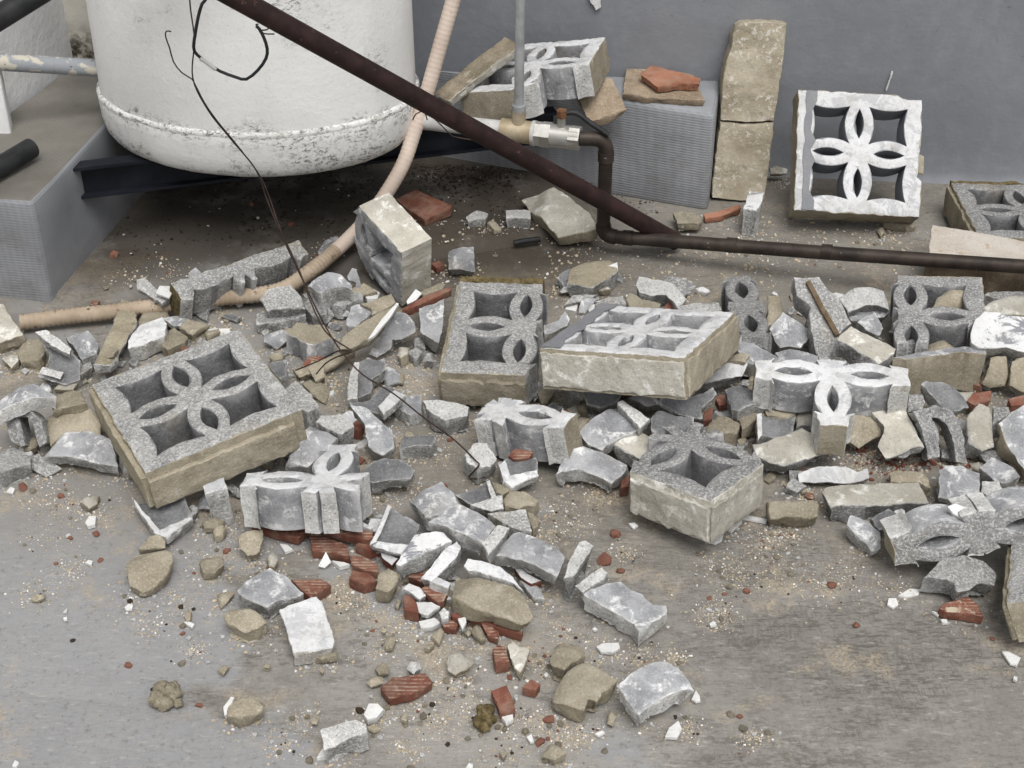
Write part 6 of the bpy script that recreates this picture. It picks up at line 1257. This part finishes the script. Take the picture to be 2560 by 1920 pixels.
for sd_c, cp_ in ((77, [(1500, 190), (1540, 165), (1680, 158), (1845, 172), (1832, 300), (1806, 520), (1780, 700), (1757, 846), (1560, 856), (1386, 842), (1390, 720), (1402, 560), (1425, 430), (1462, 330), (1468, 262)]), (78, [(1384, 852), (1560, 866), (1755, 856), (1738, 1000), (1715, 1200), (1690, 1392), (1500, 1392), (1328, 1378), (1330, 1250), (1352, 1080)])):
    q_ = [((w - base_).dot(ex_), (w - base_).dot(ey_)) for w in [onplane(*px('A3', p), base_, n_col) for p in cp_]]; q_ = q_ if signed(q_) > 0 else q_[::-1]
    link('masonry_block', plate(q_, [], .062, random.Random(sd_c), .008, .0011, .0022, .003, warp=.002, wear=.002), colm, ('column_face', 'mortar', 'flake'))
c(WEB, 'small upright grey and white block offcut at the foot of the masonry strip', 'A3', [(1545, 1440), (1565, 1370), (1590, 1318), (1692, 1330), (1670, 1400), (1640, 1455)], 'wg', t=.07, b=.0)
c(MOR, 'flat tan offcut with white edge before the plinth end', 'A3', [(1050, 1460), (1140, 1452), (1230, 1450), (1270, 1510), (1240, 1530), (1090, 1545)], 'm', t=.022, b=.012)
c(TER, 'curved orange tile rim between tan offcut and masonry strip', 'A3', [(1260, 1480), (1400, 1450), (1520, 1410), (1530, 1435), (1400, 1490), (1280, 1510)], 'to', t=.016, b=.0, tilt=10)
c(MOR, 'tan mortar chock under the leaning white block', 'A4', [(1240, 1500), (1330, 1497), (1410, 1495), (1465, 1545), (1400, 1560), (1250, 1530)], 'm', t=.02)
c(LMP, 'round tan pebble before the leaning white block', 'A4', [(1200, 1580), (1215, 1545), (1250, 1550), (1255, 1590), (1225, 1615)], 'm', t=.016)
c(MOR, 'tan mortar scrap behind the leaning white block', 'A4', [(1470, 1200), (1485, 1060), (1525, 1080), (1520, 1210)], 'm', t=.03, b=.05, tilt=60)
c(MOR, 'pale mortar sliver at the wall foot between strip and leaning block', 'A4', [(455, 1160), (500, 1140), (580, 1165), (580, 1200), (460, 1205)], 'pm', t=.02, b=.012, tilt=40)
# flake and drip on the wall
def on_wall(x, y): return onplane(x, y, Vector((0, wall_y(0) - .008, 0)), Vector((wsl, -1, 0)).normalized())
def wall_flake(label, pts, t_=.004):
    W_ = [on_wall(*p) for p in pts]; n_ = Vector((wsl, -1, 0)).normalized(); ex2 = n_.cross(Vector((0, 0, -1))).normalized(); ey2 = n_.cross(ex2); cc = sum(W_, Vector()) / len(W_)
    q2 = [((w - cc).dot(ex2), (w - cc).dot(ey2)) for w in W_]; q2 = q2 if signed(q2) > 0 else q2[::-1]
    o = link('paint_flake', plate(q2, [], t_, random.Random(9), .006, .0008, .001, .0004), None, ('flake',) * 3); Mx = Matrix((ex2, ey2, n_)).transposed().to_4x4(); Mx.translation = cc; o.matrix_world = Mx; tag(o, label, 'paint flake')
wall_flake('peeling cream plaster flake hanging high on the dark wall', pxs('A3', [(470, -40), (560, -40), (555, 20), (560, 50), (525, 72), (510, 40), (490, 20)]))
wall_flake('thin white paint run on the dark wall above the leaning block', pxs('A4', [(1297, 495), (1307, 497), (1265, 628), (1255, 628)]), .003)
# black stick, dirt clods
stk = [gp(*px('A2', p), ZS + .008) for p in ((1165, 1445), (1300, 1430))]
wire('black_stick', 'short black plastic stick lying on the raised floor by the buff slab', [(1285, 608, .012), (1310, 603, .014), (1350, 598, .014)], .007, 'black_plastic', 'stick', 8)
def clod(label, x, y, r, seed, n=14, mats=('dirty_mortar',)):
    rng = random.Random(seed); bm = bmesh.new(); c0 = gp(x, y, 0)
    for i in range(n):
        a = rng.uniform(0, 6.28); d = rng.uniform(0, r); h = rng.uniform(.2, .9) * r * .6 * (1 - d / r * .6); s = rng.uniform(.25, .55) * r
        m = bmesh.ops.create_icosphere(bm, subdivisions=2, radius=s)
        for v in m['verts']: v.co = v.co * (1 + noise.noise(v.co * 160 + Vector((i, 0, seed))) * .5) + Vector((d * math.cos(a), d * math.sin(a), h)); v.co.z = max(v.co.z, -.001)
    o = link('dirt_clod', from_bm(bm, 'dirt_clod', 60), None, mats); o.location = c0; tag(o, label, 'dirt clod')
clod('crumbly tan and brown dirt clod alone on the smooth floor', 428, 1740, .024, 3)
clod('mossy grey dirt clod beside the plain red shard', 1212, 1800, .018, 5, 16, ('moss',))
# ------------------------------------------------------------------ loose grit: uncountable grains in three kinds, plus chips one can pick out
bpy.context.view_layer.update()
def hgt(x, y): return ZS if on_raised(x, y) else gz(x, y) + (0.003 if on_lap(x, y) else 0.0)
CL = [(150, 1250, 60), (90, 1220, 60), (230, 1290, 50), (330, 1200, 60), (120, 1330, 80), (180, 1420, 40), (90, 1480, 60), (330, 1520, 60), (380, 1560, 50), (440, 1500, 50), (490, 1620, 40), (520, 1400, 60), (560, 1330, 60), (640, 1420, 60), (700, 1500, 50),
      (960, 1250, 60), (1030, 1230, 50), (880, 1160, 40), (1000, 1110, 50), (1110, 1130, 50), (1390, 1270, 50), (1440, 1310, 60), (1380, 1340, 50), (1330, 1290, 40), (1500, 1230, 40), (1930, 1340, 40), (1900, 1370, 50), (1980, 1320, 40), (1860, 1440, 60), (1960, 1430, 80), (2050, 1460, 60), (1780, 1410, 60), (2110, 1440, 60), (2230, 1470, 60), (2140, 1170, 50), (2180, 1150, 50), (2230, 1160, 50),
      (1000, 1560, 60), (960, 1610, 60), (1080, 1650, 60), (1130, 1700, 60), (1040, 1760, 70), (1100, 1800, 60), (950, 1790, 50), (1180, 1760, 60), (1260, 1800, 50), (1330, 1790, 50), (1380, 1820, 50), (1430, 1840, 60), (1470, 1830, 40), (1350, 1650, 50), (1400, 1580, 50), (1500, 1620, 50), (1570, 1710, 50), (1600, 1640, 50), (1690, 1640, 30), (1720, 1820, 40), (1770, 1520, 50), (1810, 1540, 50), (1880, 1840, 40),
      (830, 1480, 60), (900, 1520, 60), (1180, 1560, 50), (1480, 1450, 60), (1560, 1380, 40), (760, 1790, 60), (700, 1860, 60), (1020, 1870, 50), (1260, 1880, 60)]
FARC = [(620, 560, 140), (780, 600, 110), (900, 490, 120), (1060, 470, 90), (1180, 440, 90), (1120, 520, 80), (480, 560, 120), (360, 610, 80), (1250, 520, 70), (1300, 440, 60), (1620, 500, 60), (1560, 470, 60), (1450, 640, 90), (1600, 650, 100), (1750, 640, 100), (1900, 660, 90), (1420, 700, 70), (2050, 560, 100), (2200, 590, 100), (2000, 640, 80), (2250, 640, 80), (1870, 560, 70), (700, 800, 80), (800, 720, 60), (1150, 650, 60), (1000, 870, 70), (560, 800, 60), (330, 730, 60), (420, 700, 60), (740, 1020, 60), (900, 1060, 60), (1050, 960, 70), (840, 960, 50), (1350, 1000, 60), (2080, 1130, 60), (1700, 1130, 40), (250, 1060, 40), (60, 900, 60), (1500, 900, 60)]
rngs = random.Random(42)
GEO = []
def proto(kind, s):
    r = random.Random(s); bm = bmesh.new()
    if kind == 'flake':
        n = r.randint(5, 7); a = [bm.verts.new((math.cos(i * 6.283 / n) * r.uniform(.6, 1.1), math.sin(i * 6.283 / n) * r.uniform(.5, 1.0), .12 + r.uniform(-.05, .18))) for i in range(n)]; b = [bm.verts.new((v.co.x, v.co.y, v.co.z - .22)) for v in a]
        bm.faces.new(a); bm.faces.new(b[::-1])
        for i in range(n): bm.faces.new((a[i], b[i], b[(i + 1) % n], a[(i + 1) % n]))
    else:
        bmesh.ops.create_icosphere(bm, subdivisions=1, radius=1.0)
        for v in bm.verts: v.co = Vector((v.co.x * r.uniform(.7, 1.2), v.co.y * r.uniform(.6, 1.1), v.co.z * r.uniform(.45, .8)))
        for v in bm.verts: v.co += noise.noise_vector(v.co * 1.7 + Vector((s, 0, 0))) * .35
    bmesh.ops.recalc_face_normals(bm, faces=bm.faces)
    bmesh.ops.triangulate(bm, faces=bm.faces)
    bm.verts.index_update(); return [v.co.copy() for v in bm.verts], [[v.index for v in f.verts] for f in bm.faces]
PR = {k: [proto(k, s) for s in range(8)] for k in ('flake', 'lump')}
def scatter(name, mat, spots, per, size, kinds, label=None, spread=1.0):
    V = []; Fs = []
    for (x, y, r) in spots:
        for _ in range(per):
            a = rngs.gauss(0, r * .55 * spread); b = rngs.gauss(0, r * .42 * spread); p = gp(x + a, y + b, 0)
            if p.y > wall_y(p.x) - .07 or p.x < -1.6: continue
            s = size[0] * math.exp(rngs.uniform(0, 1) ** 2.2 * math.log(size[1] / size[0])); vs_, fs_ = rngs.choice(PR[rngs.choice(kinds)])
            Rm = Matrix.Rotation(rngs.uniform(0, 6.28), 3, 'Z') @ Matrix.Rotation(rngs.uniform(-.4, .4), 3, 'X'); o_ = len(V); z = hgt(p.x, p.y)
            V += [Rm @ v * s + Vector((p.x, p.y, z + s * .22)) for v in vs_]; Fs += [[i + o_ for i in f] for f in fs_]
    me = bpy.data.meshes.new(name); me.from_pydata(V, [], Fs); me.update()
    o = link(name, me, None, (mat,)); tag(o, label, name.replace('_', ' ').split()[-1], None, 'stuff'); return o
scatter('pale_grit', 'grain_white', CL, 40, (.0006, .0026), ('flake', 'lump'), 'pale plaster grit strewn over the grey floor')
scatter('tan_grit', 'grain_tan', CL, 150, (.0005, .0026), ('lump',), 'tan mortar grit strewn over the grey floor')
scatter('red_grit', 'grain_red', [CL[i] for i in range(0, len(CL), 2)], 5, (.0007, .0032), ('lump', 'flake'), 'dark red tile grit strewn over the grey floor')
scatter('far_pale_grit', 'grain_white', FARC[12:], 34, (.0007, .0040), ('flake', 'lump'), 'pale plaster grit strewn behind and under the rubble')
scatter('far_tan_grit', 'grain_tan', FARC[12:], 110, (.0007, .0052), ('lump',), 'tan mortar grit strewn behind and under the rubble')
scatter('tank_crumbs', 'grain_white', FARC[:12], 5, (.0015, .0060), ('flake',), 'few pale crumbs lying in the dirt under the tank')
scatter('leaf_dirt', 'soil', [q for q in FARC[:12]] + [(1130, 450, 60)] * 6 + [(1220, 460, 60)] * 4 + [(1060, 440, 50)] * 3 + [(620, 520, 120)] * 3 + [(740, 500, 110)] * 3 + [(880, 480, 80)] * 3, 120, (.0008, .0050), ('lump', 'flake'), 'dark brown leaf dirt gathered under the tank')
scatter('dark_specks', 'soil', CL[::2] + [(250, 250, 60), (100, 330, 60)][:0], 4, (.0010, .0030), ('lump',), 'tiny black specks strewn over the grey floor')
# red crush between the right-hand pieces
scatter('red_crush', 'grain_red', [(2190, 1150, 50), (2230, 1165, 60), (2270, 1170, 50), (2140, 1120, 40), (1860, 1100, 30), (2450, 1140, 40), (2330, 1150, 30)], 45, (.0015, .0065), ('flake', 'lump'), 'crushed red tile bits lying between the right-hand pieces')
# small broken shards in the gaps of the heap
HEAP = [(120, 960, 120), (330, 860, 110), (520, 790, 90), (700, 850, 110), (800, 760, 100), (900, 950, 100), (1000, 820, 90), (1060, 1050, 90), (1250, 960, 80), (1250, 1110, 70), (1400, 1010, 80), (1480, 1100, 80), (1560, 1000, 90), (1700, 1050, 90), (1830, 1080, 80), (1900, 960, 80), (2000, 780, 90), (2120, 820, 90), (2200, 960, 90), (2300, 1080, 80), (2420, 1000, 90), (2400, 1180, 80), (2500, 900, 80), (1450, 720, 90), (1600, 740, 80), (1750, 720, 90), (900, 1130, 70), (820, 1200, 50), (950, 1330, 70), (1050, 1420, 60), (1150, 1500, 60), (700, 1130, 60), (560, 1230, 50), (300, 1130, 60), (80, 1130, 60), (2080, 700, 80), (2500, 1150, 70), (1980, 1200, 60), (2250, 1280, 50), (1330, 860, 50)]
SHK = (('concrete_shard', 'small grey concrete shard lying among the rubble', 'concrete shard', 'small grey shards in the heap', ('r', 'g', 'rg', 'd', 'rw')), ('mortar_crumb', 'small tan mortar crumb lying among the rubble', 'mortar crumb', 'small tan crumbs in the heap', ('m', 'm', 'pm')), ('plaster_shard', 'small white plaster shard lying among the rubble', 'plaster shard', 'small white shards in the heap', ('ww', 'f')), ('tile_crumb', 'small red tile crumb lying among the rubble', 'tile crumb', 'small red crumbs in the heap', ('t', 'tr')))
for q in range(360):
    x, y, r = rngs.choice(HEAP); x += rngs.gauss(0, r * .6); y += rngs.gauss(0, r * .45); p = gp(x, y, 0)
    if x < -20 or x > 2580 or y < 690: continue
    kd = rngs.choices(SHK, (12, 6, 3, 2))[0]; k_ = rngs.choice(kd[4]); s = rngs.uniform(9, 24) if rngs.random() < .68 else rngs.uniform(24, 48); n = rngs.randint(4, 6); a0 = rngs.uniform(0, 6.28); el = rngs.uniform(.45, 1.0)
    pl_ = [(math.cos(a0 + i * 6.283 / n) * s * rngs.uniform(.7, 1.2), math.sin(a0 + i * 6.283 / n) * s * el * rngs.uniform(.6, 1.15)) for i in range(n)]; a1 = rngs.uniform(0, 3.14)
    pl_ = [(x + u * math.cos(a1) - v * math.sin(a1), y + (u * math.sin(a1) + v * math.cos(a1)) * .66) for u, v in pl_]
    web = kd[0] == 'concrete_shard' and s > 20
    chunk(kd[0], kd[1], kd[2], 'P', pl_, k_, t=(.004 if k_ == 'f' else (rngs.uniform(.009, .016) if web else s * .0008 * rngs.uniform(.5, 1.0))), b=hgt(p.x, p.y) - .001, tilt=rngs.uniform(0, 48) if web else rngs.uniform(-6, 24), roll=rngs.uniform(-18, 18), bend=rngs.choice((-.006, .006, .009)) if web else 0.0, ax=rngs.uniform(0, 180), group=kd[3])
# grit drifted against the pieces
FOOT = []
for o in PIECES:
    if o.parent is None and len(o.data.vertices) > 120:
        m = o.matrix_world; lo = [m @ v.co for v in o.data.vertices]; zl = min(v.z for v in lo)
        FOOT += [(v.x, v.y) for v in rngs.sample(lo, 14) if zl < .03]
def drift(name, mat, n, size, label, kinds=('lump',)):
    V = []; Fs = []
    for _ in range(n):
        x, y = rngs.choice(FOOT); x += rngs.gauss(0, .016); y += rngs.gauss(0, .014) - .006
        s = size[0] * math.exp(rngs.uniform(0, 1) ** 2.4 * math.log(size[1] / size[0])); vs_, fs_ = rngs.choice(PR[rngs.choice(kinds)])
        Rm = Matrix.Rotation(rngs.uniform(0, 6.28), 3, 'Z'); o_ = len(V); z = hgt(x, y)
        V += [Rm @ v * s + Vector((x, y, z + s * .25)) for v in vs_]; Fs += [[i + o_ for i in f] for f in fs_]
    me = bpy.data.meshes.new(name); me.from_pydata(V, [], Fs); me.update(); o = link(name, me, None, (mat,)); tag(o, label, 'grit', None, 'stuff')
drift('drifted_tan_grit', 'grain_tan', 15000, (.0006, .0042), 'tan grit drifted against the broken pieces')
drift('drifted_grey_grit', 'raw', 9000, (.0007, .0048), 'grey concrete grit drifted against the broken pieces')
drift('drifted_pale_grit', 'grain_white', 3000, (.0006, .0040), 'pale grit drifted against the broken pieces', ('lump', 'flake'))
# chips one can pick out
CHM = {}
for nm, mat in (('plaster_chip', 'flake'), ('mortar_chip', 'mortar'), ('tile_chip', 'terracotta'), ('black_pebble', 'soil')):
    CHM[nm] = []
    for s in range(5):
        vs_, fs_ = PR['flake' if nm in ('plaster_chip',) else 'lump'][s]; me = bpy.data.meshes.new(nm); me.from_pydata([tuple(v) for v in vs_], [], fs_); me.update(); me.materials.append(M[mat]); CHM[nm].append(me)
CHL = {'plaster_chip': ('small white plaster chip lying loose on the grey floor', 'plaster chip', 'loose white chips'), 'mortar_chip': ('small tan mortar chip lying loose on the grey floor', 'mortar chip', 'loose tan chips'), 'tile_chip': ('small dark red tile chip lying loose on the grey floor', 'tile chip', 'loose red chips'), 'black_pebble': ('tiny black pebble lying loose on the grey floor', 'pebble', 'loose black pebbles')}
def chip(nm, x, y, s, z=None):
    p = gp(x, y, 0)
    if p.y > wall_y(p.x) - .07: return
    o = bpy.data.objects.new(nm, rngs.choice(CHM[nm])); COL.objects.link(o); zz_ = hgt(p.x, p.y) if z is None else z
    o.location = (p.x, p.y, zz_ + s * .28); o.scale = (s, s, s); o.rotation_euler = (rngs.uniform(-.25, .25), rngs.uniform(-.25, .25), rngs.uniform(0, 6.28))
    l = CHL[nm]; tag(o, *l)
for nm, n, sz in (('plaster_chip', 150, (.0028, .0062)), ('mortar_chip', 150, (.003, .0085)), ('tile_chip', 55, (.0024, .0055)), ('black_pebble', 34, (.0025, .0045))):
    for _ in range(n):
        x, y, r = rngs.choice(CL + FARC[12:]); chip(nm, x + rngs.gauss(0, r * .8), y + rngs.gauss(0, r * .6), rngs.uniform(*sz) * rngs.uniform(.7, 1.0))
for x, y, s in ((325, 1500, .006), (452, 1514, .006), (483, 1520, .004), (180, 1597, .005), (380, 1720, .004), (1080, 1756, .006), (1118, 1856, .005), (900, 1772, .008)): chip('black_pebble', x, y, s)
for x, y, s in ((58, 1217, .011), (153, 1238, .008), (240, 1333, .008), (320, 1660, .007), (175, 1343, .006), (567, 1375, .008), (1274, 1688, .006), (2142, 1560, .007), (2482, 1593, .005), (2080, 1467, .009), (1867, 1475, .008), (1850, 1785, .006), (455, 1580, .005), (250, 1398, .006), (1110, 1216, .008), (1540, 1334, .012), (1512, 1405, .014), (1551, 1429, .008), (498, 1758, .006), (1350, 1850, .009), (1372, 1795, .010), (630, 530, .008), (728, 580, .010), (287, 658, .013)): chip('tile_chip', x, y, s)
